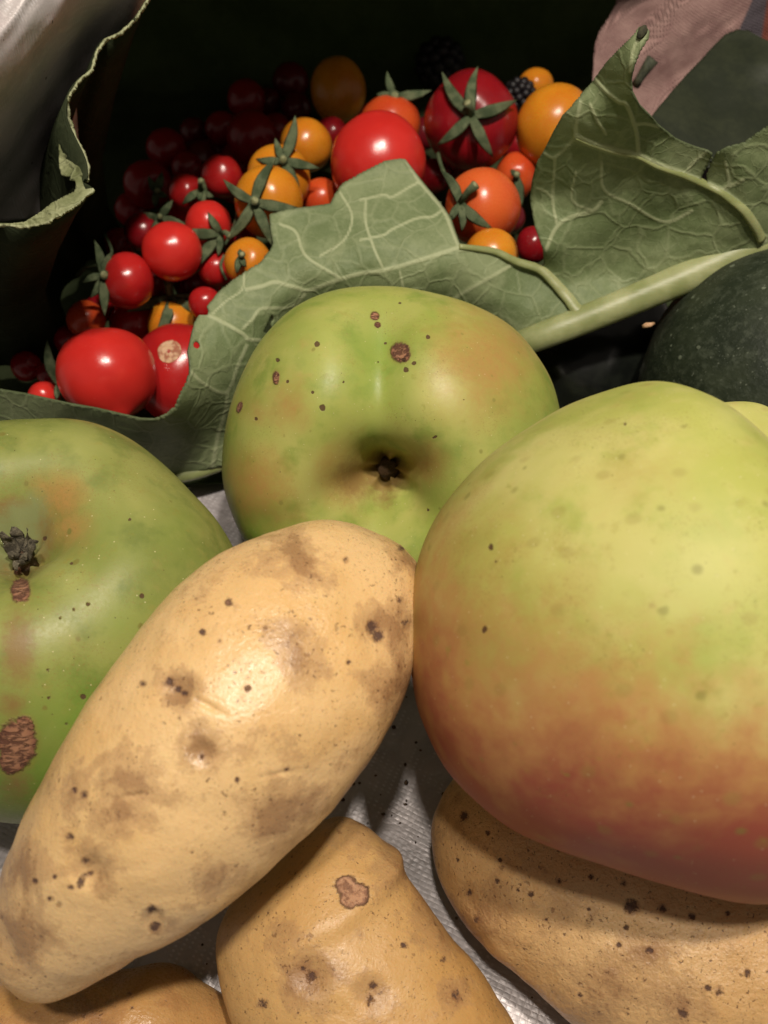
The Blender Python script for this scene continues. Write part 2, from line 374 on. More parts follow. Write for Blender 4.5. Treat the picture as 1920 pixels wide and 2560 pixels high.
    return s.out(c, r, s.bump(h, 0.03), 0.36 if not blur else 0.2, 0.14, (0.7, 0.8, 0.2), 0.3)
def mat_tomato(name, col, col2, rough=0.17, bloom=0.0):
    s = NT(name); n1 = s.noise(0.8, 3); n2 = s.noise(20, 4, 0.6)
    c = s.mix(s.ramp(n1, 0.35, 0.7), col, col2)
    st = s.ramp(s.attr('stem'), 0.0, 1.0); c = s.mix(s.mul(st, 0.7), c, tuple(x * 0.55 for x in col2))
    sc = s.add(s.attr('scab'), s.mul(s.add(s.noise(5, 4, 0.7), -0.5), 0.5)); scm = s.ramp(sc, 0.35, 0.45)
    c = s.mix(scm, c, s.mix(s.ramp(s.noise(7, 3), 0.4, 0.6), (0.33, 0.12, 0.06), (0.60, 0.40, 0.24)))
    fl = s.ramp(s.voro(6.0), 0.03, 0.06, 1, 0); c = s.mix(s.mul(fl, 0.25), c, (0.8, 0.45, 0.25))
    r = s.add(s.ramp(n2, 0.3, 0.7, rough, rough + 0.07), s.mul(scm, 0.5))
    return s.out(c, r, s.bump(s.add(s.mul(n2, 0.2), scm), 0.012), 0.5, 0.25, (1, .25, .08), 0.35)
def mat_leaf(name, lo, hi, vein, rough=0.62, bl=1.0, translucency=0.0, spec=0.35):
    s = NT(name); n1 = s.noise(0.5, 4, 0.6); n2 = s.noise(9, 5, 0.65); n3 = s.noise(45, 3, 0.6)
    c = s.mix(s.ramp(s.add(n1, s.mul(s.add(n2, -0.5), 0.35)), 0.34, 0.66), lo, hi)
    wob = s.n.new('ShaderNodeVectorMath'); wob.operation = 'ADD'; nn = s.n.new('ShaderNodeTexNoise'); nn.inputs['Scale'].default_value = 1.6
    s.t.links.new(s.co, nn.inputs['Vector']); ws = s.n.new('ShaderNodeVectorMath'); ws.operation = 'SCALE'; ws.inputs['Scale'].default_value = 0.38; s.t.links.new(nn.outputs['Color'], ws.inputs[0]); s.t.links.new(s.co, wob.inputs[0]); s.t.links.new(ws.outputs[0], wob.inputs[1])
    v1 = s.voro(1.25, 'DISTANCE_TO_EDGE', co=wob.outputs[0]); v2 = s.voro(3.4, 'DISTANCE_TO_EDGE', co=wob.outputs[0])
    e1 = s.ramp(v1, 0.0, 0.085, 1, 0); e2 = s.ramp(v2, 0.0, 0.05, 1, 0)
    vm = s.attr('vein')
    c = s.mix(s.mul(e1, 0.17), c, vein); c = s.mix(s.mul(e2, 0.08), c, vein); c = s.mix(s.ramp(s.add(vm, s.mul(s.add(n3, -0.5), 0.25)), 0.15, 0.75, 0, 0.75), c, vein)
    ed = s.attr('edge'); c = s.mix(s.mul(ed, 0.8), c, tuple(x * 0.45 for x in lo))
    c = s.mix(s.mul(s.ramp(n3, 0.55, 0.75), 0.22), c, tuple(x * 1.5 for x in vein))
    h = s.add(s.mul(e1, 0.5 * bl), s.mul(s.ramp(v1, 0, 0.4), 0.5 * bl)); h = s.add(h, s.mul(e2, 0.08)); h = s.add(h, s.mul(n3, 0.08)); h = s.add(h, s.mul(n2, 0.10))
    m = s.out(c, rough, s.bump(h, 0.05), spec)
    if translucency:
        tr = s.n.new('ShaderNodeBsdfTranslucent'); s.put(tr.inputs[0], s.mix(0.5, c, (0.25, 0.4, 0.05))); ms = s.n.new('ShaderNodeMixShader'); ms.inputs[0].default_value = translucency
        s.t.links.new(s.b.outputs[0], ms.inputs[1]); s.t.links.new(tr.outputs[0], ms.inputs[2]); s.t.links.new(ms.outputs[0], s.n['Material Output'].inputs[0])
    return m
def mat_plain(name, a, b, scale=3, rough=0.5, bumpd=0.02, fine=20, spec=0.5, metal=0.0):
    s = NT(name); n1 = s.noise(scale, 5, 0.6); n2 = s.noise(fine, 4, 0.65)
    c = s.mix(s.ramp(s.add(n1, s.mul(s.add(n2, -0.5), 0.4)), 0.35, 0.68), a, b)
    return s.out(c, rough, s.bump(s.add(n2, n1), bumpd), spec, metal=metal)
def mat_foil(name, col=(0.44, 0.41, 0.41), metal=0.45, rough=0.42, pitch=0.155, wave=0.45, crum=0.12, col2=(0.35, 0.33, 0.33)):
    """silvery woven bag lining: flat tapes crossing over and under"""
    s = NT(name); wn = s.n.new('ShaderNodeTexNoise'); wn.inputs['Scale'].default_value = 0.6; s.t.links.new(s.co, wn.inputs['Vector'])
    m1 = s.n.new('ShaderNodeVectorMath'); m1.operation = 'SCALE'; m1.inputs['Scale'].default_value = 0.14; s.t.links.new(wn.outputs['Color'], m1.inputs[0])
    ad = s.n.new('ShaderNodeVectorMath'); ad.operation = 'ADD'; s.t.links.new(s.co, ad.inputs[0]); s.t.links.new(m1.outputs[0], ad.inputs[1])
    rot = s.n.new('ShaderNodeVectorRotate'); rot.rotation_type = 'Z_AXIS'; rot.inputs['Angle'].default_value = 0.45; s.t.links.new(ad.outputs[0], rot.inputs['Vector'])
    sp = s.n.new('ShaderNodeSeparateXYZ'); s.t.links.new(rot.outputs[0], sp.inputs[0]); k = math.pi / pitch
    a = s.math('ABSOLUTE', s.math('SINE', s.mul(sp.outputs[0], k))); b = s.math('ABSOLUTE', s.math('SINE', s.mul(sp.outputs[1], k * 1.5)))
    w = s.mul(s.math('POWER', a, 0.5), s.math('POWER', b, 0.5))
    n = s.noise(9, 4, 0.6); cr = s.noise(0.8, 4, 0.6, 0.6); gr = s.noise(60, 2)
    c = s.mix(s.ramp(cr, 0.35, 0.65), col, col2); c = s.mix(s.ramp(s.noise(2.5, 5, 0.7), 0.62, 0.8, 0, 0.4), c, (0.20, 0.18, 0.17))
    glint_dots = s.mul(s.ramp(s.noise(2.2, 2), 0.45, 0.62), s.ramp(w, 0.75, 0.98))
    c = s.mix(s.mul(glint_dots, 0.3), c, (0.8, 0.8, 0.83))  # white glints on the weave crowns, put into the colour
    vd = s.ramp(s.voro(1.3), 0.03, 0.06, 1, 0); c = s.mix(s.mul(vd, 0.8), c, (0.06, 0.045, 0.03))
    h = s.add(s.add(s.mul(s.mul(w, wave), s.ramp(s.noise(1.1, 3), 0.35, 0.65, 0.3, 1.0)), s.mul(n, 0.15)), s.mul(gr, 0.10)); nb = s.bump(s.mul(cr, 1.0), crum, 0.6)
    return s.out(c, s.ramp(n, 0.3, 0.7, rough, rough + 0.15), s.bump(h, 0.012, 1.0, nb), 0.5, metal=metal)

# ------------------------------------------------------------------ the surface everything lies on
M_FOIL = mat_foil('silver_woven_lining')
def grid_plane(name, x0, x1, y0, y1, n, zf, mat, **kw):
    xs, ys = np.linspace(x0, x1, n), np.linspace(y0, y1, n); X, Y = np.meshgrid(xs, ys); Z = zf(X, Y); v = np.stack([X.ravel(), Y.ravel(), Z.ravel()], 1)
    g = np.arange(n * n).reshape(n, n); f = np.stack([g[:-1, :-1].ravel(), g[:-1, 1:].ravel(), g[1:, 1:].ravel(), g[1:, :-1].ravel()], 1)
    return mesh(name, v, f, mat, **kw)
floor = grid_plane('bag_floor', -45, 45, -30, 60, 181, lambda X, Y: 0.10 * np.sin(X * 0.55 + 0.6 * Y) * np.sin(Y * 0.4) - 0.15, M_FOIL)
tag(floor, kind='structure')

# soil crumbs and skin flakes scattered on the lining
rc = random.Random(11); v1, f1 = ico(1); VV, FF = [], []
for k in range(260):
    x, y = rc.uniform(-6, 6), rc.uniform(0, 12); sc_ = rc.choice([.02, .025, .03, .04, .06]); z = 0.10 * math.sin(x * 0.55 + 0.6 * y) * math.sin(y * 0.4) - 0.15
    VV.append(v1 * np.array([sc_, sc_ * rc.uniform(.5, 1.3), sc_ * .6]) + [x, y, z + sc_ * .4]); FF.append(f1 + k * len(v1))
tag(mesh('soil_crumbs', np.vstack(VV), np.vstack(FF), mat_plain('soil', (0.03, 0.018, 0.01), (0.12, 0.075, 0.04), 8, 0.9), org=(0, 5, 0)), 'dark soil crumbs scattered over the silvery woven lining', 'soil', kind='stuff')

# ------------------------------------------------------------------ potatoes
def potato(name, label, outline, A, B, dA, dM, dB, thick, lump, seed, mat, tan=(), dark=(), scab=(), sub=7, pits=()):
    v, f = body_outline(outline, A, B, dA, dM, dB, thick, sub, lump, seed)
    n = vnormals(v, f)
    pit = marks(v, n, list(pits), 1.0); v = v - n * (0.10 * sstep(pit, 0, 1))[:, None]
    at = dict(tan=marks(v, n, tan, 0.8), dark=marks(v, n, dark), scab=marks(v, n, scab))
    org = v.mean(0); org[2] = v[:, 2].min()
    o = mesh(name, v, f, mat, org=org, attrs=at); tag(o, label, 'potato', 'yellow potatoes lying in the bag'); return o
MP1 = mat_potato('potato_skin_smooth', dirt=0.85, dull=0.03)
MP2 = mat_potato('potato_skin_speckled', base=(0.58, 0.355, 0.135), skin=(0.40, 0.235, 0.105), dirt=0.95, dull=0.13)
MP3 = mat_potato('potato_skin_dusty', base=(0.60, 0.385, 0.175), skin=(0.38, 0.225, 0.10), dirt=1.25, coarse=1.5, dull=0.12)
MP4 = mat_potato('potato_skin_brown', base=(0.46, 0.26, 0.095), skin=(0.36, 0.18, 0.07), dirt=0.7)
potato('potato', 'long smooth yellow potato with a pale shine, lying on top across the other potatoes',
       [(0, 2235), (42, 2085), (138, 1908), (240, 1730), (352, 1582), (480, 1440), (620, 1350), (760, 1308), (850, 1303), (950, 1330), (1025, 1385), (1050, 1450), (1045, 1560), (1025, 1700), (980, 1815), (900, 1935), (780, 2070), (640, 2200), (500, 2310), (380, 2375), (260, 2440), (150, 2490), (70, 2495), (20, 2450), (-15, 2340)],
       (60, 2400), (960, 1370), 14.9, 14.5, 16.0, 0.93, 0.05, 3, MP1, sub=8,
       tan=[(455, 1725, 50), (960, 1560, 60, 1), (752, 1407, 70, .8), (347, 1944, 90, .8), (486, 1874, 60, .8), (671, 2048, 75, .9), (289, 2025, 60, .7), (740, 1620, 70, .6), (45, 2330, 80, .9), (382, 2420, 90, .6), (1007, 1712, 70, .8), (230, 2175, 60, .6), (1010, 1400, 50, .6), (560, 2200, 60, .5), (60, 2180, 60, .8), (760, 2010, 50, .6), (180, 1980, 50, .5)],
       dark=[(506, 1581, 8), (425, 1705, 12), (446, 1722, 9), (462, 1734, 8), (356, 1709, 9, .8), (622, 1566, 5, .7), (663, 1572, 8, .6), (550, 1603, 8, .6), (930, 1570, 16), (945, 1590, 15), (925, 1560, 9), (865, 1399, 8, .8), (188, 1975, 8), (211, 1987, 11, .9), (174, 2091, 10, .9), (87, 2203, 8), (177, 2218, 10, 1, .6, 30), (203, 2204, 9, 1, 2, 20), (226, 2183, 10, 1, .6, -20), (214, 2151, 12, .7), (124, 2247, 7), (379, 2273, 11), (388, 2319, 14), (593, 1949, 7), (505, 1890, 12, .55), (871, 1656, 7, .7), (137, 2192, 6), (1005, 1370, 10, .7), (1015, 1560, 16, .6), (1000, 1500, 10, .6), (480, 2130, 5, .6), (715, 1925, 8, .6), (340, 2280, 4, .6), (245, 1830, 5, .6)],
       scab=[(570, 1506, 15, .55), (620, 1720, 14, .5)], pits=[(515, 1762, 9, .7, 6, -62), (700, 1935, 9, .4, 6, 80), (330, 1990, 8, .5, 6, 80), (445, 1722, 40), (225, 2180, 40), (935, 1580, 40, .8), (385, 2300, 24), (505, 1880, 30)])
potato('potato', 'speckled potato with a round pinkish scab, standing below the long potato at the bottom edge',
       [(548, 2400), (552, 2310), (600, 2230), (690, 2150), (770, 2075), (845, 2043), (905, 2062), (960, 2110), (1000, 2140), (1012, 2190), (1060, 2255), (1130, 2350), (1200, 2430), (1250, 2510), (1290, 2600), (1260, 2740), (1120, 2820), (900, 2800), (720, 2720), (620, 2600), (570, 2500)],
       (760, 2090), (1080, 2790), 17.6, 17.0, 16.9, 0.88, 0.05, 8, MP2,
       tan=[(700, 2330, 60, .5), (770, 2440, 70, .9), (960, 2480, 60, .6), (1000, 2140, 60, .8), (900, 2080, 60, .6), (1139, 2487, 40, .6), (1100, 2300, 80, .5)],
       dark=[(778, 2441, 15), (758, 2423, 8, .9), (932, 2464, 11, .9), (925, 2499, 14, .8), (657, 2510, 14, .7), (1011, 2363, 8, .9), (1108, 2400, 8, .7), (1139, 2487, 13, .8), (705, 2105, 7, .6), (730, 2140, 5, .6)],
       scab=[(865, 2214, 25, .95), (897, 2236, 26, 1.0), (872, 2248, 22, .95)], pits=[(778, 2441, 40), (930, 2485, 40), (880, 2230, 35, .4)])
potato('potato', 'broad potato dotted with dark soil specks, lying under the red cheeked apple',
       [(1080, 2120), (1095, 2020), (1150, 1930), (1290, 1900), (1500, 1950), (1750, 2030), (2000, 2120), (2230, 2300), (2330, 2520), (2250, 2720), (2000, 2800), (1700, 2740), (1500, 2610), (1330, 2465), (1200, 2360), (1120, 2250)],
       (1100, 2030), (2260, 2680), 18.3, 16.9, 17.0, 0.72, 0.06, 5, MP3, sub=8,
       tan=[(1200, 2290, 70, .9), (1500, 2480, 80, .5), (1700, 2520, 70, .6), (1620, 2370, 60, .7), (1400, 2270, 80, .4), (1150, 2060, 60, .5)],
       dark=[(1220, 2082, 6.4), (1160, 2039, 10.4), (1397, 2203, 7.2), (1478, 2192, 7.2), (1579, 2267, 17.6, 1.1), (1657, 2270, 10.4), (1327, 2235, 7.2), (1472, 2273, 4.8), (1625, 2377, 11.2, 1, .7, 20), (1547, 2363, 6.4), (1174, 2232, 8.8, .8), (1191, 2299, 9.6, .8), (1770, 2470, 8.0), (1796, 2478, 10.4, .7, 1.4), (1868, 2432, 8.0, 1, 1.4), (1706, 2533, 14.4, .8), (1449, 2487, 6.4), (1243, 2203, 6.4), (1565, 2319, 6.4), (1819, 2284, 6.4), (1250, 2150, 5.6), (1610, 2450, 5.6, .7), (1145, 2150, 4.8, .8), (1295, 2225, 4.0, .8), (1560, 2210, 8.8, .7), (1730, 2290, 9.6, .8), (1365, 2300, 4.8, .7)], pits=[(1579, 2267, 24, .5)])
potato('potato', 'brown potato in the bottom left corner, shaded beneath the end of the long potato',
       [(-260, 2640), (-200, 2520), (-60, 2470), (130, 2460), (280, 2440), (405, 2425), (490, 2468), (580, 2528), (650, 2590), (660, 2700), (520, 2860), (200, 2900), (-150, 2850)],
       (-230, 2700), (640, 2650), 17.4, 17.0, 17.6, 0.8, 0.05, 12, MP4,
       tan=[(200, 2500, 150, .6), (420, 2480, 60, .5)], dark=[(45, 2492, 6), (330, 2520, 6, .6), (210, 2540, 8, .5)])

# ------------------------------------------------------------------ apples
def apple(name, label, outline, ctr, D, thick, mat, axis, dent=(0.9, 17, 34), ribs=(0.02, 0.0), crease=None, attrs=None, sub=7, cheeks=(), warp=None):
    c0, loc, v, f = apple_outline(outline, ctr, D, thick, sub)
    ax = np.array(axis, float); ax /= np.linalg.norm(ax); d = loc / np.linalg.norm(loc, axis=1)[:, None]
    ca = np.clip(d @ ax, -1, 1); ang = np.degrees(np.arccos(ca))
    u = np.cross(ax, [0.3, 1, 0.1]); u /= np.linalg.norm(u); w = np.cross(ax, u); ph = np.arctan2(d @ w, d @ u)
    R = np.linalg.norm(loc, axis=1)
    amp, p0 = ribs
    rib = np.cos(5 * (ph - p0)) * 0.65 + 0.35 * np.cos(2 * ph + 1.1)
    k = amp * rib * sstep(ang, 5, 45) * (1 - sstep(ang, 75, 140))
    dep, s1, s2 = dent
    pull = 0.55 * dep * np.exp(-(ang / s1) ** 2) + 0.45 * dep * np.exp(-(ang / s2) ** 2)
    pull = pull * (1 + 0.05 * np.cos(5 * (ph - p0)))
    loc = loc * (1 + k)[:, None]
    loc = loc - ax * pull[:, None]
    if crease:
        for (cp, wdt, am, a0, a1) in crease:      # grooves running out of the hollow
            cp = np.array(cp, float); cp = np.arctan2(cp @ w, cp @ u)
            dd = np.abs((ph - cp + np.pi) % (2 * np.pi) - np.pi) * np.sin(np.radians(ang)) * R
            m = np.exp(-(dd / wdt) ** 2) * sstep(ang, a0 * .4, a0) * (1 - sstep(ang, a1 * .6, a1)); loc = loc * (1 - am * m / R)[:, None]
    if warp is not None: loc = warp(loc, d)
    vw = c0 + cam2world(loc); vw = vw + vnormals(vw, f) * (0.03 * fbm(vw * 0.6, 5, 2))[:, None]
    n = vnormals(vw, f); at = {k: (marks(vw, n, val) if isinstance(val, (list, tuple)) else val(vw, n, ang, ph)) for k, val in (attrs or {}).items()}
    base = vw.mean(0); base[2] = vw[:, 2].min()
    t = link(name, None, None, base); tag(t, label, 'apple', 'green cooking apples')
    mesh('apple_skin', vw, f, mat, parent=t, org=base, attrs=at)
    return t, base, c0, ax, vw[np.argmax(d @ ax)], vw
MA1 = mat_apple('apple_skin_green')
MA2 = mat_apple('apple_skin_green_left', base=(0.205, 0.245, 0.055), warm=(0.29, 0.305, 0.085), green=(0.13, 0.175, 0.036), speck=1.8)
MA3 = mat_apple('apple_skin_blushed', base=(0.40, 0.42, 0.10), warm=(0.52, 0.49, 0.17), green=(0.33, 0.38, 0.08), speck=1.0, blur=1)
M_STEM = mat_plain('dry_stem', (0.06, 0.035, 0.018), (0.16, 0.09, 0.045), 6, 0.8, 0.06, 30)
M_SEPALDRY = mat_plain('dry_grey_sepal', (0.05, 0.042, 0.027), (0.19, 0.165, 0.11), 6, 0.85, 0.05, 30)

t, base, c0, ax, rm, vw = apple('apple', 'green apple in the middle, its stem hollow facing out, a brown scab above',
      [(972, 725), (1090, 738), (1190, 770), (1280, 826), (1345, 905), (1385, 985), (1405, 1080), (1395, 1200), (1350, 1320), (1270, 1430), (1150, 1500), (1000, 1530), (850, 1515), (720, 1460), (640, 1400), (597, 1340), (568, 1240), (561, 1145), (575, 1030), (612, 925), (668, 842), (745, 778), (850, 737)],
      (980, 1125), 21.3, 0.93, MA1, (-0.095, -0.40, 0.92), dent=(2.7, 13, 27), ribs=(0.016, 0.35), sub=8,
      crease=[((-0.02, 1, 0.2), 0.75, 0.65, 10, 95), ((-0.9, -0.35, 0.1), 0.45, 0.10, 26, 60), ((0.9, -0.4, 0.1), 0.5, 0.08, 26, 60)],
      attrs=dict(scab=[(1001, 881, 24), (937, 790, 11, .9), (944, 812, 8, .9), (690, 943, 9, .9, 2.0), (599, 1018, 7, .9, 2.2, 20)],
                 dark=[(793, 860, 8), (1070, 842, 6), (694, 900, 6), (806, 1019, 9), (1015, 925, 8, .9), (1035, 908, 6), (1087, 1093, 7, 1, .5, -25), (719, 954, 5), (640, 1047, 5), (781, 981, 6, .7), (963, 858, 5, .8), (860, 955, 3.5), (945, 905, 3), (1010, 900, 8, .8), (1070, 1275, 4), (1130, 1250, 3.5), (1000, 757, 5, .7), (700, 1180, 4, .7), (1160, 1000, 4, .6)],
                 blush=[(1215, 905, 140, 1.0), (640, 1210, 90, 1.0), (1064, 1157, 55, .9), (856, 1192, 80, .8), (717, 1018, 60, .8), (1010, 1180, 50, .7), (640, 1030, 40, .6), (1120, 960, 60, .5), (700, 1290, 80, .5), (860, 1310, 60, .3)],
                 tan=[(890, 1195, 60, .8), (960, 1240, 40, .6), (958, 1180, 52, 1.3)], pale=[(1090, 960, 90, .7), (880, 1235, 60, .8, .6), (820, 900, 120, .4), (1180, 1100, 150, .35)],
                 deep=[(945, 860, 80, .55, 1.6), (650, 1340, 80, .5), (900, 1330, 90, .3), (750, 820, 60, .2), (930, 1080, 60, .5, 1.5), (1320, 1040, 70, .3)], red=[(1, 1, 1, 0)], grey=[(1, 1, 1, 0)]))
cv = W(958, 1205, 1.0) - CPOS; hub = rm + cam2world(ax[None])[0] * 0.0
sv, sf = tube([hub - cam2world(ax[None])[0] * .1, hub + cam2world(ax[None])[0] * .15, hub + cam2world(ax[None])[0] * .3 + [.05, -.03, 0]], [0.26, 0.22, 0.24], 12)
sv = sv + 0.05 * np.stack([vnoise(sv * 6, 1), vnoise(sv * 6, 2), vnoise(sv * 6, 3)], 1); mesh('stem', sv, sf, M_STEM, parent=t, org=base)

t, base, c0, ax, rm, vw = apple('apple', 'green apple at the left edge with a shrivelled dark end and brown scabs',
      [(120, 1038), (210, 1050), (300, 1085), (390, 1145), (470, 1210), (545, 1290), (596, 1390), (618, 1500), (610, 1640), (560, 1790), (460, 1920), (310, 2010), (130, 2035), (-40, 2015), (-200, 1940), (-310, 1810), (-360, 1650), (-370, 1500), (-330, 1330), (-240, 1180), (-120, 1085), (0, 1045)],
      (125, 1535), 18.6, 0.93, MA2, (0.06, 0.60, 0.80), dent=(2.1, 14, 29), ribs=(0.022, 0.9), sub=8,
      attrs=dict(scab=[(52, 1476, 24, 1, 1.3), (45, 1425, 12, .8, 1.4), (42, 1860, 46, 1.1, 1.2), (30, 1900, 34, 1), (60, 1815, 26, .9)],
                 dark=[(220, 1510, 8, .8), (185, 1525, 7, .6), (150, 1545, 7, .6), (355, 1490, 7), (325, 1298, 6, .8), (208, 1742, 8, .9), (122, 1745, 7, .7), (130, 1785, 6, .6), (112, 1346, 6, 1), (178, 1408, 7, .6), (265, 1424, 6, .5), (167, 1810, 9, .6), (120, 1675, 8, .6)],
                 blush=[(150, 1245, 62, 1.1), (180, 1320, 60, .9), (110, 1215, 40, .7)],
                 tan=[(35, 1345, 80, 1.9), (46, 1620, 50, .8, 2.2), (30, 1760, 40, .7), (40, 1960, 60, .6), (60, 1330, 40, .6)], pale=[(200, 1120, 120, .3), (170, 1450, 60, .5), (330, 1250, 120, .25)],
                 deep=[(200, 1800, 160, .7), (300, 1560, 100, .4), (100, 2000, 200, .8), (450, 1300, 70, .2)], grey=[(60, 1290, 70, .9, .6), (30, 1350, 85, 1.0), (90, 1260, 40, .7)], red=[(1, 1, 1, 0)]))
rng = random.Random(4)
axw = cam2world(ax[None])[0]; hub = rm + axw * 0.02
sv, sf = tube([hub - axw * .1, hub + axw * .12, hub + axw * .22 + [.05, .03, 0]], [0.26, 0.2, 0.14], 12); sv = sv + 0.09 * np.stack([vnoise(sv * 5, 1), vnoise(sv * 5, 2), vnoise(sv * 5, 3)], 1)
mesh('stem', sv, sf, M_STEM, parent=t, org=base)
uu = np.cross(axw, [0, 0, 1]); uu /= np.linalg.norm(uu); ww = np.cross(axw, uu)
for k in range(9):
    a = k * 0.7 + 0.3 * rng.random(); dr = uu * math.cos(a) + ww * math.sin(a); L = 0.20 + 0.25 * rng.random()
    p = [hub + axw * .05 + dr * .1, hub + axw * .22 + dr * L * .45, hub + axw * (.34 + .3 * rng.random()) + dr * L * .85, hub + axw * (.3 + .5 * rng.random()) + dr * L * 1.15]
    sv, sf = tube(open_spline(p, 5), np.r_[np.linspace(.08, .11, 8), np.linspace(.10, .03, 8)], 8, 0.3); sv = sv + 0.10 * np.stack([vnoise(sv * 5, 4), vnoise(sv * 5, 5), vnoise(sv * 5, 6)], 1)
    mesh('dry_sepal', sv, sf, M_SEPALDRY, parent=t, org=base)

FL = np.array([0.44, 0.70, -0.60]); FL /= np.linalg.norm(FL)
VL = np.array([0.44, 0.86, -0.26]); VL /= np.linalg.norm(VL)
def far_lobe(loc, d):
    b = np.degrees(np.arccos(np.clip(d @ VL, -1, 1))); loc = loc - np.outer(1.5 * np.exp(-(b / 14) ** 2), [0.45, 0.89, 0])
    a = np.degrees(np.arccos(np.clip(d @ FL, -1, 1))); return loc + np.outer(2.25 * np.exp(-(a / 24) ** 2), [0.45, 0.89, 0])
def red_field(v, n, ang, ph):
    px, py, d = PROJ(v); s = -(px - 1500) * 0.22 + (py - 1640); r = sstep(s, -260, 600) * 1.2
    r = r + 0.25 * np.exp(-(((px - 1080) / 90) ** 2 + ((py - 1600) / 330) ** 2)) + .25 * np.exp(-(((px - 1900) / 120) ** 2 + ((py - 2110) / 120) ** 2))
    return r
def blush3(v, n, ang, ph):
    px, py, d = PROJ(v); return 0.55 * sstep(-(px - 1500) + (py - 1300) * .9, -100, 500) * (py > 1050) + 0.30 * np.exp(-(((px - 1580) / 160) ** 2 + ((py - 1180) / 90) ** 2))
t, base, c0, ax, rm, vw = apple('apple', 'large yellow green apple with a red lower cheek, nearest at the right edge',
      [(1025, 1560), (1028, 1470), (1060, 1350), (1120, 1245), (1230, 1125), (1385, 1025), (1520, 970), (1620, 955), (1713, 988), (1805, 1052), (1920, 1168), (2020, 1240), (2140, 1300), (2240, 1370), (2310, 1450), (2360, 1550), (2350, 1750), (2290, 1930), (2170, 2070), (2000, 2165), (1830, 2203), (1700, 2190), (1580, 2158), (1440, 2112), (1330, 2075), (1230, 2025), (1120, 1925), (1055, 1800), (1030, 1690)],
      (1690, 1610), 15.45, 0.95, MA3, (0.62, 0.76, -0.12), dent=(0.35, 9, 12), ribs=(0.010, 0.0), sub=8, warp=far_lobe,
      attrs=dict(scab=[(1, 1, 1, 0)], dark=[(1211, 1574, 7, .9, 1.6, 25), (1227, 1367, 7, .9, 1.8, -15), (1240, 1404, 5, .7), (1563, 1060, 8, .6), (1593, 1082, 9, .5)],
                 blush=blush3, red=red_field, tan=[(1630, 1515, 12, .5), (1425, 1575, 12, .35), (1265, 1405, 9, .5)], pale=[(1800, 1400, 190, .6), (1780, 1700, 200, .25), (1820, 1040, 90, .5)],
                 deep=[(1120, 1240, 100, .35, .5, -45)], grey=[(1, 1, 1, 0)]))

# ------------------------------------------------------------------ the big leaf in front of the tomatoes
M_UNDER = mat_leaf('leaf_underside', (0.135, 0.180, 0.075), (0.225, 0.270, 0.135), (0.42, 0.46, 0.27), 0.6, 0.5, 0.08)
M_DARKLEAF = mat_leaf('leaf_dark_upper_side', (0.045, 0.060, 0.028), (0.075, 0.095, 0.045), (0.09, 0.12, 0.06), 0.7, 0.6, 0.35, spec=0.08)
M_RIB = NT('leaf_midrib'); _n = M_RIB.noise(1.2, 4); _st = M_RIB.noise(3, 4, 0.6, co=M_RIB.stretch((0.3, 2, 2)))
M_RIB = M_RIB.out(M_RIB.mix(M_RIB.ramp(M_RIB.add(_n, M_RIB.mul(_st, .15)), .40, .85), (0.22, 0.25, 0.095), (0.36, 0.38, 0.19)), 0.42, M_RIB.bump(_st, 0.01), 0.4, 0.1)
outline = [(-140, 985), (0, 975), (60, 985), (110, 996), (170, 1010), (240, 1022), (300, 1036), (350, 1048), (385, 1050), (412, 1040), (440, 1018), (455, 980), (468, 955), (476, 925), (474, 900), (470, 880), (478, 840), (486, 805), (497, 787), (516, 787), (522, 778), (517, 765), (545, 730), (580, 700), (610, 680), (650, 655), (676, 622), (683, 608), (676, 575), (673, 535), (720, 522), (780, 515), (826, 508), (836, 485), (855, 458), (905, 430), (960, 402), (1000, 396), (1014, 398), (1040, 432), (1070, 470), (1100, 505), (1118, 530), (1128, 545), (1138, 575), (1150, 608), (1195, 618), (1242, 626), (1292, 648), (1349, 668), (1360, 660), (1357, 622), (1336, 565), (1324, 500), (1330, 450), (1342, 405), (1360, 375), (1385, 325), (1405, 290), (1430, 262), (1452, 235), (1483, 200), (1510, 162), (1545, 122), (1580, 90), (1596, 68), (1612, 62), (1624, 78), (1622, 96), (1600, 130), (1587, 160), (1577, 200), (1580, 232), (1600, 266), (1630, 295), (1652, 320), (1690, 348), (1730, 365), (1768, 378), (1781, 386), (1770, 415), (1756, 438), (1752, 452), (1762, 458), (1768, 455), (1766, 438), (1778, 405), (1790, 384), (1820, 368), (1860, 357), (1885, 340), (1905, 325), (1930, 308), (2060, 240),
           (2060, 560), (1920, 615), (1750, 690), (1600, 755), (1450, 818), (1340, 858), (1200, 915), (900, 1030), (700, 1110), (560, 1165), (430, 1195), (250, 1215), (-140, 1215)]
hole = np.array([(492 + 9 * math.cos(a) * (1 + .15 * math.sin(3 * a)), 862 + 9 * math.sin(a)) for a in np.linspace(0, 2 * math.pi, 14, endpoint=False)])
hole2 = np.array([(680, 788), (686, 795), (678, 815), (684, 822), (670, 835), (660, 830), (668, 815)], float)
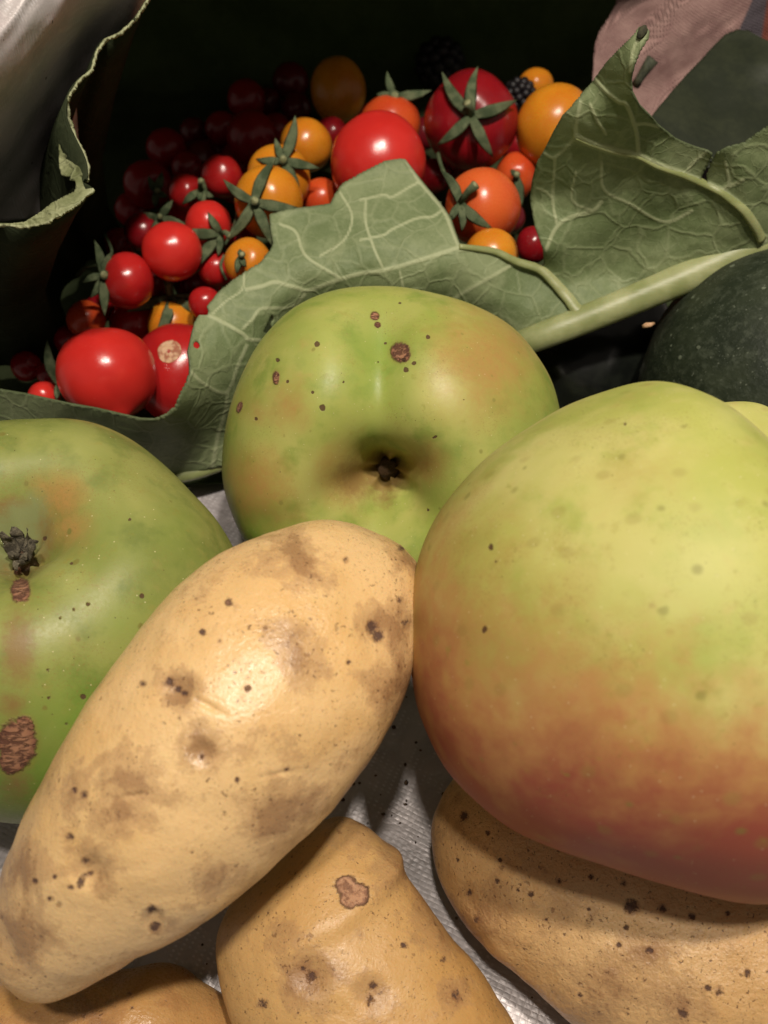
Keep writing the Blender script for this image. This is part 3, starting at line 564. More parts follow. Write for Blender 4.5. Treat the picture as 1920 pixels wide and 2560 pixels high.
ctrl = [(-140, 985, 4.3), (0, 975, 4.3), (0, 1100, 2.6), (-140, 1200, 1.2), (0, 1210, 1.0), (170, 1010, 4.3), (300, 1036, 4.3), (400, 1046, 4.4), (250, 1110, 2.7), (430, 1120, 2.6), (430, 1190, 1.1), (560, 1165, 1.2),
        (445, 1010, 4.6), (475, 900, 5.1), (520, 775, 5.4), (600, 685, 5.6), (680, 610, 5.8), (675, 540, 6.0), (780, 515, 6.1), (850, 460, 6.2), (960, 402, 6.5), (1010, 397, 6.5), (1070, 470, 6.1), (1118, 530, 5.9), (1150, 612, 5.7),
        (560, 1000, 3.6), (540, 1090, 2.2), (580, 900, 4.5), (640, 800, 5.0), (720, 740, 5.1), (850, 700, 5.3), (950, 680, 5.45), (1050, 652, 5.6), (800, 600, 5.8), (950, 530, 6.05), (1050, 560, 5.9), (620, 740, 5.3),
        (750, 820, 3.9), (900, 760, 4.5), (1060, 740, 4.7), (1200, 720, 4.8), (900, 1030, 1.6), (1150, 850, 3.0), (1340, 850, 3.6), (1242, 628, 5.4), (1349, 668, 5.0), (1450, 780, 4.35), (1300, 760, 4.4),
        (1358, 630, 5.5), (1324, 500, 6.2), (1342, 405, 7.2), (1405, 290, 8.4), (1483, 200, 9.1), (1545, 122, 9.8), (1608, 66, 10.2), (1585, 165, 9.7), (1580, 232, 9.2), (1652, 320, 8.3), (1768, 378, 7.7), (1760, 450, 7.0), (1800, 375, 7.8), (1885, 340, 8.1), (2060, 240, 8.8),
        (1500, 300, 8.45), (1440, 344, 7.95), (1596, 391, 7.6), (1700, 434, 7.2), (1799, 477, 6.85), (1886, 556, 6.3), (1450, 480, 6.7), (1400, 580, 5.9), (1500, 560, 6.0), (1600, 600, 5.6), (1480, 700, 4.75), (1600, 690, 4.85), (1750, 620, 5.6), (1750, 690, 5.0), (1600, 755, 4.3), (2060, 560, 5.8)]
ctrl = [(a, b, c + max(0, c - 5.0) * 0.20) if a > 1320 and b < 640 else (a, b, c) for a, b, c in ctrl]
q, D, fs = sheet(outline, ctrl, 5, (hole, hole2))
veins = [([(1148, 618), (1050, 650), (960, 676), (900, 684), (830, 705), (771, 727), (747, 721), (716, 712), (686, 705), (656, 715), (617, 724)], 7.5, 4), ([(500, 786), (530, 791), (605, 833), (620, 848), (650, 850)], 7, 3),
         ([(475, 926), (511, 960), (566, 981), (596, 911), (617, 863)], 5, 4), ([(608, 821), (632, 797), (650, 773), (686, 770), (731, 767), (762, 736)], 5, 3), ([(530, 785), (566, 752), (605, 724), (611, 679)], 3.5, 2),
         ([(569, 981), (563, 1032), (545, 1092), (530, 1170)], 5, 4), ([(1148, 618), (1130, 575), (1110, 527), (1080, 490), (1048, 452), (1012, 398)], 7, 3), ([(1104, 527), (1079, 542), (1041, 546), (979, 574), (960, 587), (900, 600)], 4.5, 2.5),
         ([(1048, 455), (1023, 468), (979, 493), (960, 487), (900, 500)], 4, 2.5), ([(914, 500), (914, 555), (935, 620), (960, 676)], 4, 2.5), ([(700, 560), (740, 580), (765, 640), (850, 695)], 4.5, 3), ([(850, 480), (880, 540), (860, 600), (800, 640)], 3.5, 2.5),
         ([(1148, 618), (1195, 622), (1242, 632), (1292, 656), (1349, 674), (1382, 702), (1420, 745), (1455, 785), (1500, 790)], 11, 9),
         ([(1440, 344), (1483, 362), (1538, 379), (1596, 391), (1643, 414), (1700, 434), (1753, 456), (1799, 477), (1828, 498), (1860, 525), (1888, 565), (1910, 600)], 8, 13), ([(1596, 391), (1594, 350), (1588, 318), (1567, 263), (1547, 255), (1515, 229), (1486, 197)], 7, 5),
         ([(1588, 312), (1615, 310), (1648, 318)], 5, 3), ([(1440, 344), (1440, 320), (1443, 298), (1451, 255)], 6, 4), ([(1767, 379), (1729, 411), (1721, 428)], 5, 5), ([(1475, 260), (1495, 304), (1515, 336)], 4, 3), ([(1504, 405), (1510, 474), (1573, 509), (1660, 555), (1730, 527)], 4, 4),
         ([(1359, 382), (1388, 393), (1440, 344)], 4, 4), ([(1388, 393), (1382, 498), (1391, 555)], 4, 3), ([(1365, 625), (1388, 573), (1423, 544), (1481, 527), (1504, 505)], 6, 4), ([(1600, 90), (1583, 125), (1575, 180)], 5, 3), ([(1813, 405), (1822, 460), (1799, 477)], 4, 4), ([(1857, 451), (1799, 477)], 5, 5),
         ([(1300, 650), (1238, 686), (1134, 747), (1080, 790)], 5, 4), ([(1440, 430), (1430, 500), (1481, 527)], 3, 3), ([(1340, 470), (1365, 480), (1382, 498)], 3, 3), ([(1000, 680), (1010, 740), (1000, 800)], 3, 3)]
vm = np.zeros(len(q)); rdg = np.zeros(len(q))
for pl, w0, w1 in veins:
    sp = open_spline(pl, 5); sel = (q[:, 0] > sp[:, 0].min() - 50) & (q[:, 0] < sp[:, 0].max() + 50) & (q[:, 1] > sp[:, 1].min() - 50) & (q[:, 1] < sp[:, 1].max() + 50)
    if not sel.any(): continue
    dd, _ = seg_near(q[sel], sp, False); w = (max(w0, w1) * .5 + min(w0, w1) * .5) * 1.25 + 1.0
    vm[sel] = np.maximum(vm[sel], np.clip(1 - dd / (w * 1.15), 0, 1)); rdg[sel] = np.maximum(rdg[sel], np.exp(-(dd / w) ** 2) * w / 8 - 0.9 * np.exp(-(dd / (w * 4)) ** 2) * w / 12)
def leafwob(q): return 0.10 * fbm(np.c_[q / 110, np.zeros(len(q))], 3, 2) + 0.018 * fbm(np.c_[q / 34, np.ones(len(q))], 9, 2)
D2 = D - 0.075 * rdg + leafwob(q)
ed, _ = seg_near(q, np.array(outline, float)[:100], False)
lv = W(q[:, 0], q[:, 1], D2); nsurf = len(lv)
V, Fm = thicken(lv, fs, 0.05)
org = np.array([2.0, 18.0, 0.0])
leaf = link('cabbage_leaf', None, None, org); tag(leaf, 'big pale green leaf, veined underside outward, standing between apples and tomatoes', 'leaf')
lf = mesh('leaf_blade', V, Fm, M_UNDER, parent=leaf, org=org, attrs=dict(vein=np.r_[vm, vm * 0], edge=np.r_[np.exp(-(ed / 4.0) ** 2), np.exp(-(ed / 4.0) ** 2)]))
mp = [(2060, 535, 6.0, 44), (1920, 600, 5.8, 43), (1750, 678, 5.2, 41), (1600, 742, 4.7, 38), (1450, 803, 4.2, 36), (1340, 845, 3.8, 34), (1200, 900, 2.8, 30), (900, 1015, 2.0, 26), (700, 1095, 1.5, 23), (560, 1155, 1.2, 20), (440, 1192, 1.1, 17), (250, 1215, 1.0, 14)]
msp = open_spline([(a, b, float(depth_z(b, c)) + 0.1, r) for a, b, c, r in mp], 8); mpt = W(msp[:, 0], msp[:, 1], msp[:, 2])
rv, rf = tube(mpt, msp[:, 3] / F * msp[:, 2], 20, 0.8); mesh('midrib', rv, rf, M_RIB, parent=leaf, org=org)
sp = open_spline([(1148, 616), (1200, 622), (1242, 630), (1292, 654), (1349, 673), (1382, 702), (1420, 745), (1452, 782), (1500, 785)], 8)
dsp = tps([(c[0], c[1]) for c in ctrl], [float(depth_z(c[1], c[2])) for c in ctrl])(sp)
dsp = dsp + leafwob(sp)
rv, rf = tube(W(sp[:, 0], sp[:, 1], dsp - 0.06), np.interp(np.arange(len(sp)), [0, 20, len(sp) - 1], [0.07, 0.10, 0.20]), 12, 0.6); mesh('side_vein', rv, rf, M_RIB, parent=leaf, org=org)
sp = open_spline([(1440, 344), (1483, 362), (1538, 379), (1596, 391), (1643, 414), (1700, 434), (1753, 456), (1799, 477), (1828, 498), (1860, 525), (1888, 565), (1905, 600)], 6)
dsp = tps([(c[0], c[1]) for c in ctrl], [float(depth_z(c[1], c[2])) for c in ctrl])(sp)
dsp = dsp + leafwob(sp)
rv, rf = tube(W(sp[:, 0], sp[:, 1], dsp - 0.01), np.linspace(0.05, 0.15, len(sp)), 12, 0.6); mesh('side_vein', rv, rf, M_RIB, parent=leaf, org=org)
# dead brown tip
tv, tf = tube(W([1600, 1606, 1612, 1616], [100, 84, 70, 62], [20.2, 20.1, 20.0, 20.0]) * 1.0, [0.12, 0.17, 0.14, 0.05], 8, 0.5)
_, _, _d = PROJ(W(1608, 80, depth_z(80, 9.8))); mesh('leaf_tip', W([1598, 1604, 1610, 1616, 1618], [98, 86, 76, 66, 60], [_d - .12] * 5).repeat(1, 0), [], M_STEM) if False else None
tp = [(1596, 96), (1602, 86), (1607, 77), (1611, 70), (1613, 63)]; tD = [D2[np.argmin((q[:, 0] - a_) ** 2 + (q[:, 1] - b_) ** 2)] - .04 for a_, b_ in tp]
tv, tf = tube(W([a_ for a_, _ in tp], [b_ for _, b_ in tp], tD), [0.04, 0.08, 0.10, 0.08, 0.03], 8, 0.5)
mesh('leaf_tip', tv, tf, mat_plain('dead_leaf_tip', (0.02, 0.02, 0.008), (0.05, 0.05, 0.02), 6, .8), parent=leaf, org=org)

# ------------------------------------------------------------------ the dark leaf that wraps the hollow, plus an unseen roof for shade
rim = [(376, -10), (341, 46), (301, 84), (263, 101), (243, 127), (231, 174), (197, 203), (174, 237), (167, 278), (174, 310), (190, 345), (214, 395), (220, 428), (218, 450), (212, 456), (233, 474), (205, 505), (160, 535), (110, 560), (60, 568), (0, 563), (-60, 585), (-160, 650)]
rimz = np.interp(np.arange(len(rim)), [0, 4, 9, 15, 20, 22], [10.5, 9.8, 9.2, 8.7, 8.4, 8.3])
rs = open_spline([(a, b, z) for (a, b), z in zip(rim, rimz)], 5); R0 = W(rs[:, 0], rs[:, 1], depth_z(rs[:, 1], rs[:, 2]) + 0.10)
rows = []
for k, (dz, ox, oy) in enumerate([(0, 0, 0), (.8, -.7, .45), (2.2, -1.75, 1.1), (4, -2.9, 1.9), (5.6, -3.4, 2.6), (6.7, -3.2, 3.0)]):
    r = R0.copy(); r[:, 2] = np.maximum(R0[:, 2] - dz * R0[:, 2] / 7.6, 0.25); r[:, 0] += ox; r[:, 1] += oy; rows.append(r)
G = np.array(rows); nr, nc = G.shape[:2]; g = np.arange(nr * nc).reshape(nr, nc)
f4 = np.stack([g[:-1, :-1].ravel(), g[:-1, 1:].ravel(), g[1:, 1:].ravel(), g[1:, :-1].ravel()], 1); f3 = np.vstack([f4[:, [0, 1, 2]], f4[:, [0, 2, 3]]])
org2 = np.array([-8.0, 24.0, 0.0])
dleaf = link('cabbage_leaf', None, None, org2); tag(dleaf, 'dark leaf wrapped around the back of the tomatoes, with a pale rolled edge', 'leaf')
Vv, Ff = thicken(G.reshape(-1, 3), f3, 0.05); M_WALL_SHADE = mat_leaf('leaf_wall_shade', (0.016, 0.021, 0.010), (0.028, 0.035, 0.017), (0.035, 0.045, 0.022), 0.7, 0.6, 0.0, spec=0.08); mesh('leaf_wall', Vv, Ff, M_WALL_SHADE, parent=dleaf, org=org2)  # darker copy of the leaf colour, shade put into the wall
# leaf back, carried on out of view as an added roof shading the tomatoes
xs = np.linspace(-19, 11.5, 62)
def shade_roof_edge(x): return np.interp(x, [-19, -5.6, -3.6, -2.8, -0.7, 0.3, 2, 4, 11.5], [19.0, 20.8, 22.6, 23.5, 25.6, 26.5, 28.9, 29.9, 30.5])  # front edge of the added roof, set by where its shadow should end
prof = open_spline([(0.0, 12.0, 0), (0.35, 11.6, 0), (0.75, 9.6, 0), (0.96, 6.2, 0), (1.0, 3.0, 0), (0.97, 0.6, 0), (0.8, 0.14, 0), (0.3, 0.12, 0), (-0.45, 0.12, 0)], 7)
G = np.array([[(x, (shade_roof_edge(x) if p[1] > 1 else 22.0) + (37.0 - (shade_roof_edge(x) if p[1] > 1 else 22.0)) * p[0] - 0.02 * max(0, -x - 6) ** 2 * p[0], p[1] + 0.25 * math.sin(x * .7 + i * .2) * (p[1] > .3)) for x in xs] for i, p in enumerate(prof)])
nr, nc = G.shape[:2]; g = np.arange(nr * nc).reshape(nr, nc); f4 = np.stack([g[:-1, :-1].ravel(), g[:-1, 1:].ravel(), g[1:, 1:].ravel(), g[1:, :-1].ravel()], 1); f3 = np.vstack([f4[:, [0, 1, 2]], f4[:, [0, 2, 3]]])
Vv, Ff = thicken(G.reshape(-1, 3), f3, 0.05); mesh('leaf_back_shade_roof', Vv, Ff, M_DARKLEAF, parent=dleaf, org=org2)
# the pale rolled edge
e1 = [(376, -10), (341, 46), (301, 84), (263, 101), (243, 127), (231, 174), (197, 203), (174, 237), (167, 262), (172, 290), (185, 330), (205, 370), (219, 410), (221, 430), (217, 453), (209, 447), (207, 459), (213, 472), (233, 470), (232, 476), (192, 512), (160, 533), (115, 560), (75, 569), (40, 567), (0, 563), (-60, 555), (-60, 550), (0, 558), (55, 558), (100, 530), (127, 508), (160, 490), (185, 478), (190, 462), (187, 450), (178, 446), (172, 440), (153, 437), (148, 420), (147, 380), (146, 330), (156, 278), (168, 240), (192, 202), (226, 171), (238, 127), (259, 97), (297, 80), (337, 43), (370, -10)]
ez = [(376, -10, 10.55), (243, 127, 9.85), (174, 237, 9.4), (221, 420, 8.8), (233, 472, 8.75), (75, 567, 8.5), (-60, 553, 8.5), (147, 380, 8.4), (127, 508, 8.8), (55, 556, 8.6), (150, 437, 8.4), (0, 560, 8.5)]
q2, Dd, fe = sheet(e1, ez, 3.5); wob = fbm(np.c_[q2 / 16, np.zeros(len(q2))], 21, 3); Dd = Dd - 0.06 + 0.07 * wob
dd1, _ = seg_near(q2, np.array(rim[:], float), False)
Vv, Ff = thicken(W(q2[:, 0], q2[:, 1], Dd), fe, 0.06)
sel = np.exp(-(dd1 / 5) ** 2) * .7
mesh('rolled_edge', Vv, Ff, mat_leaf('leaf_rolled_edge', (0.13, 0.15, 0.06), (0.27, 0.29, 0.15), (0.40, 0.42, 0.25), 0.7, 1.0), parent=dleaf, org=org2, attrs=dict(vein=np.r_[sel, sel]))

# ------------------------------------------------------------------ bag sides and cloth
M_BAG = mat_foil('bag_side_lining', (0.56, 0.50, 0.50), 0.25, 0.42, 0.11, 0.25, 0.05, (0.46, 0.43, 0.42))
q2, Dd, fe = sheet([(-420, -420), (480, -420), (395, -30), (352, 40), (312, 88), (270, 112), (250, 140), (238, 182), (205, 212), (190, 240), (195, 330), (205, 450), (130, 540), (-420, 600)],
                   [(-420, -420, 15), (480, -420, 13), (380, -20, 10.4), (200, -100, 11.8), (0, 0, 11.7), (120, 60, 11.0), (240, 120, 9.2), (0, 200, 10.6), (140, 250, 8.7), (180, 330, 7.2), (0, 330, 9.2), (60, 440, 7.4), (200, 460, 6.2), (0, 560, 6.4), (130, 540, 6.0), (-420, 600, 9.0), (-200, 200, 12), (-420, 0, 14)], 9)
fold = fbm(np.c_[(q2[:, 0] + q2[:, 1] * 0.75) / 75, (q2[:, 1] - q2[:, 0]) / 420, np.zeros(len(q2))], 31, 3)
Vv, Ff = thicken(W(q2[:, 0], q2[:, 1], Dd + 0.22 * fold), fe, 0.03)
tag(mesh('bag_side', Vv, Ff, M_BAG, org=(-9, 24, 0)), 'silvery pink bag side, creased, in the upper left corner behind the leaf edge', 'bag')

s = NT('pink_woven_cloth'); sp3 = s.n.new('ShaderNodeSeparateXYZ'); rt = s.n.new('ShaderNodeVectorRotate'); rt.rotation_type = 'Y_AXIS'; rt.inputs['Angle'].default_value = 0.5; s.t.links.new(s.co, rt.inputs['Vector']); s.t.links.new(rt.outputs[0], sp3.inputs[0])
wa = s.math('SINE', s.mul(sp3.outputs[0], 62.0)); wb = s.math('SINE', s.mul(sp3.outputs[2], 62.0)); wv = s.mul(wa, wb)
c = s.mix(s.ramp(s.noise(1.4, 5, 0.6), 0.35, 0.7), (0.33, 0.195, 0.18), (0.47, 0.30, 0.27)); c = s.mix(s.ramp(s.noise(12, 4, 0.7, co=s.stretch((.5, 1, 2))), 0.45, 0.7, 0, 0.35), c, (0.52, 0.37, 0.31))
c = s.mix(s.ramp(s.attr('stripe'), 0.3, 0.7), c, (0.11, 0.095, 0.11)); c = s.mix(s.ramp(s.attr('stripe2'), 0.3, 0.7), c, (0.22, 0.07, 0.05))
M_CLOTH = s.out(c, 0.85, s.bump(s.add(s.mul(wv, 0.8), s.noise(4, 4)), 0.06), 0.2)
q2, Dd, fe = sheet([(1555, -120), (1540, 10), (1520, 45), (1497, 80), (1486, 120), (1482, 200), (1478, 300), (1500, 420), (1700, 470), (2150, 420), (2150, -120)],
                   [(1555, -120, ('d', 33)), (1490, 120, ('d', 31.5)), (1480, 300, ('d', 30.5)), (1500, 420, ('d', 29.5)), (1700, 0, ('d', 31)), (1650, 250, ('d', 31)), (2150, -120, ('d', 30)), (2150, 420, ('d', 29)), (1800, 200, ('d', 30.5))], 5)
fold = fbm(np.c_[(q2[:, 0] * .8 + q2[:, 1]) / 90, (q2[:, 0] - q2[:, 1]) / 300, np.zeros(len(q2))], 41, 3)
st = sstep(q2[:, 0] + 0.45 * q2[:, 1], 1872, 1890); st2 = sstep(q2[:, 0] + 0.15 * q2[:, 1], 1902, 1935)
Vv, Ff = thicken(W(q2[:, 0], q2[:, 1], Dd + 0.3 * fold), fe, 0.05)
tag(mesh('cloth', Vv, Ff, M_CLOTH, org=(9, 30, 0), attrs=dict(stripe=np.r_[st, st], stripe2=np.r_[st2, st2])), 'dusty pink woven cloth hanging in the upper right corner behind the leaves', 'cloth')

# dark smooth leaf at upper right
M_DL2 = mat_plain('dark_green_leaf_upper', (0.016, 0.021, 0.011), (0.028, 0.034, 0.017), 0.6, 0.55, 0.01, 5, 0.3)
q2, Dd, fe = sheet([(1600, 330), (1640, 275), (1690, 215), (1745, 155), (1790, 108), (1815, 84), (1840, 74), (1870, 76), (1900, 92), (1940, 112), (2100, 180), (2100, 400), (1900, 400), (1780, 420), (1640, 380)],
                   [(1600, 330, ('d', 25)), (1815, 84, ('d', 27.5)), (1930, 100, ('d', 27)), (2100, 180, ('d', 26.5)), (2100, 460, ('d', 25)), (1600, 450, ('d', 24.8)), (1800, 300, ('d', 25.8))], 5)
wob = fbm(np.c_[q2 / 120, np.zeros(len(q2))], 51, 2); Vv, Ff = thicken(W(q2[:, 0], q2[:, 1], Dd + .25 * wob), fe, 0.07)
tag(mesh('cabbage_leaf', Vv, Ff, M_DL2, org=(9.5, 24, 0)), 'plain dark green leaf with smooth straight edge, in front of the pink cloth', 'leaf')

# ------------------------------------------------------------------ squash, courgette, straw
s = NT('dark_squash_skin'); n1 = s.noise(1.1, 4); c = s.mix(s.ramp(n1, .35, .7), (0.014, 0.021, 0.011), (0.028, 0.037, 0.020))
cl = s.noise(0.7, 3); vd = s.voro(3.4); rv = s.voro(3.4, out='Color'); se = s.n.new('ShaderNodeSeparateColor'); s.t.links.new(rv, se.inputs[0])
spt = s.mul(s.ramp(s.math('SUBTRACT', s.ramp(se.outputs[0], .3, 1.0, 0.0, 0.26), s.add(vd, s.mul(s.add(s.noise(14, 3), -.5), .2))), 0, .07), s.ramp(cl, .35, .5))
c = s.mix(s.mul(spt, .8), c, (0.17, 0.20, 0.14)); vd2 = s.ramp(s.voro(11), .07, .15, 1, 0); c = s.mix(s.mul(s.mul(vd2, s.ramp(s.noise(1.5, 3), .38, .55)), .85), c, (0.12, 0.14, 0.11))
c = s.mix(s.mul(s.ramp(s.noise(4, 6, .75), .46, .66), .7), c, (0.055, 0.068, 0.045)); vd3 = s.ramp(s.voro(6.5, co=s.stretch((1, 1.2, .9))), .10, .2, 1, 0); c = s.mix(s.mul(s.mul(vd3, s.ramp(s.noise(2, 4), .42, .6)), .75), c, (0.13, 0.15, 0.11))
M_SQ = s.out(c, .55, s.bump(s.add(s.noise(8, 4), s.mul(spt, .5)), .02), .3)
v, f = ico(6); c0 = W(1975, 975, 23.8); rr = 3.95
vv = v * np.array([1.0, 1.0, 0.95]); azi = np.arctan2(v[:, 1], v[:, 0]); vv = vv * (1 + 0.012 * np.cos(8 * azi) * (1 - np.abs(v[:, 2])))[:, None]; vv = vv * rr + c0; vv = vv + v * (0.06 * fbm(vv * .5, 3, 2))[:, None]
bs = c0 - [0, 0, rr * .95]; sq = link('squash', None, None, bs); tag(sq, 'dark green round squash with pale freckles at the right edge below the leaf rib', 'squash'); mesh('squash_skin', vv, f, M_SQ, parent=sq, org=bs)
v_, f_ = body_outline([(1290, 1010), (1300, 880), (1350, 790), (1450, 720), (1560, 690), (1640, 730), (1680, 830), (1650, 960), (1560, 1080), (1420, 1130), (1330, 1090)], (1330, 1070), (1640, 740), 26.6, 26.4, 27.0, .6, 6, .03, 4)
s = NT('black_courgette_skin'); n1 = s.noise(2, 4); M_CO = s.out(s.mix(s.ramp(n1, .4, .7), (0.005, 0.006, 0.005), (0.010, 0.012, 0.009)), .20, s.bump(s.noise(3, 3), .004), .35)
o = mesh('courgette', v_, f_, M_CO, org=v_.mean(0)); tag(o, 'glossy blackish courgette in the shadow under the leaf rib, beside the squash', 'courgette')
sv, sf = tube(W([1606, 1615, 1625, 1636], [816, 813, 812, 808], [21.2, 21.15, 21.1, 21.2]), [0.04, 0.065, 0.06, 0.03], 8, .6)
mesh_o = mesh('straw_bit', sv, sf, mat_plain('straw', (0.45, 0.26, 0.13), (0.62, 0.40, 0.24), 6, .7), org=W(1620, 812, 21.1)); tag(mesh_o, 'tiny pale straw scrap stuck on the edge of the dark squash', 'straw')
sv, sf = tube(W([1588, 1600, 1615, 1632], [215, 195, 172, 148], [27.5, 27.3, 27.2, 27.0]), [0.14, 0.13, 0.16, 0.2], 8)
tag(mesh('stalk', sv, sf, mat_plain('dark_stalk', (0.03, 0.035, 0.02), (0.07, 0.08, 0.045), 5, .7), org=W(1600, 190, 27.3)), 'short dark green stalk against the pink cloth, right of the leaf tip', 'stalk')

# ------------------------------------------------------------------ tomatoes
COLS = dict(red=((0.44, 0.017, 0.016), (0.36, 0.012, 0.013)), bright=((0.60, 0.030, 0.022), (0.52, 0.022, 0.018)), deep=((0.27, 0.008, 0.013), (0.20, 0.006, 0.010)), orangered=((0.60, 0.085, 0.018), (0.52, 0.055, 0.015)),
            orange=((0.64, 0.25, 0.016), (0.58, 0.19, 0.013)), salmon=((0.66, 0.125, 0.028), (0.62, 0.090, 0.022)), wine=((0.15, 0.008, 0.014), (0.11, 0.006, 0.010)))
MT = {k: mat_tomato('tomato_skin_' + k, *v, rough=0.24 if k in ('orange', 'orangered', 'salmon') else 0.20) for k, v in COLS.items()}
s = NT('tomato_calyx'); n1 = s.noise(3, 4); n2 = s.noise(40, 3, .7)
M_CAL = s.out(s.mix(s.ramp(s.add(n1, s.mul(s.add(n2, -.5), .6)), .35, .7), (0.050, 0.078, 0.032), (0.14, 0.17, 0.085)), .62, s.bump(n2, .03), .35)
M_STUB = mat_plain('tomato_stalk_end', (0.14, 0.15, 0.06), (0.32, 0.33, 0.17), 5, .7)
GRP = 'cherry tomatoes heaped in the dark leaf'
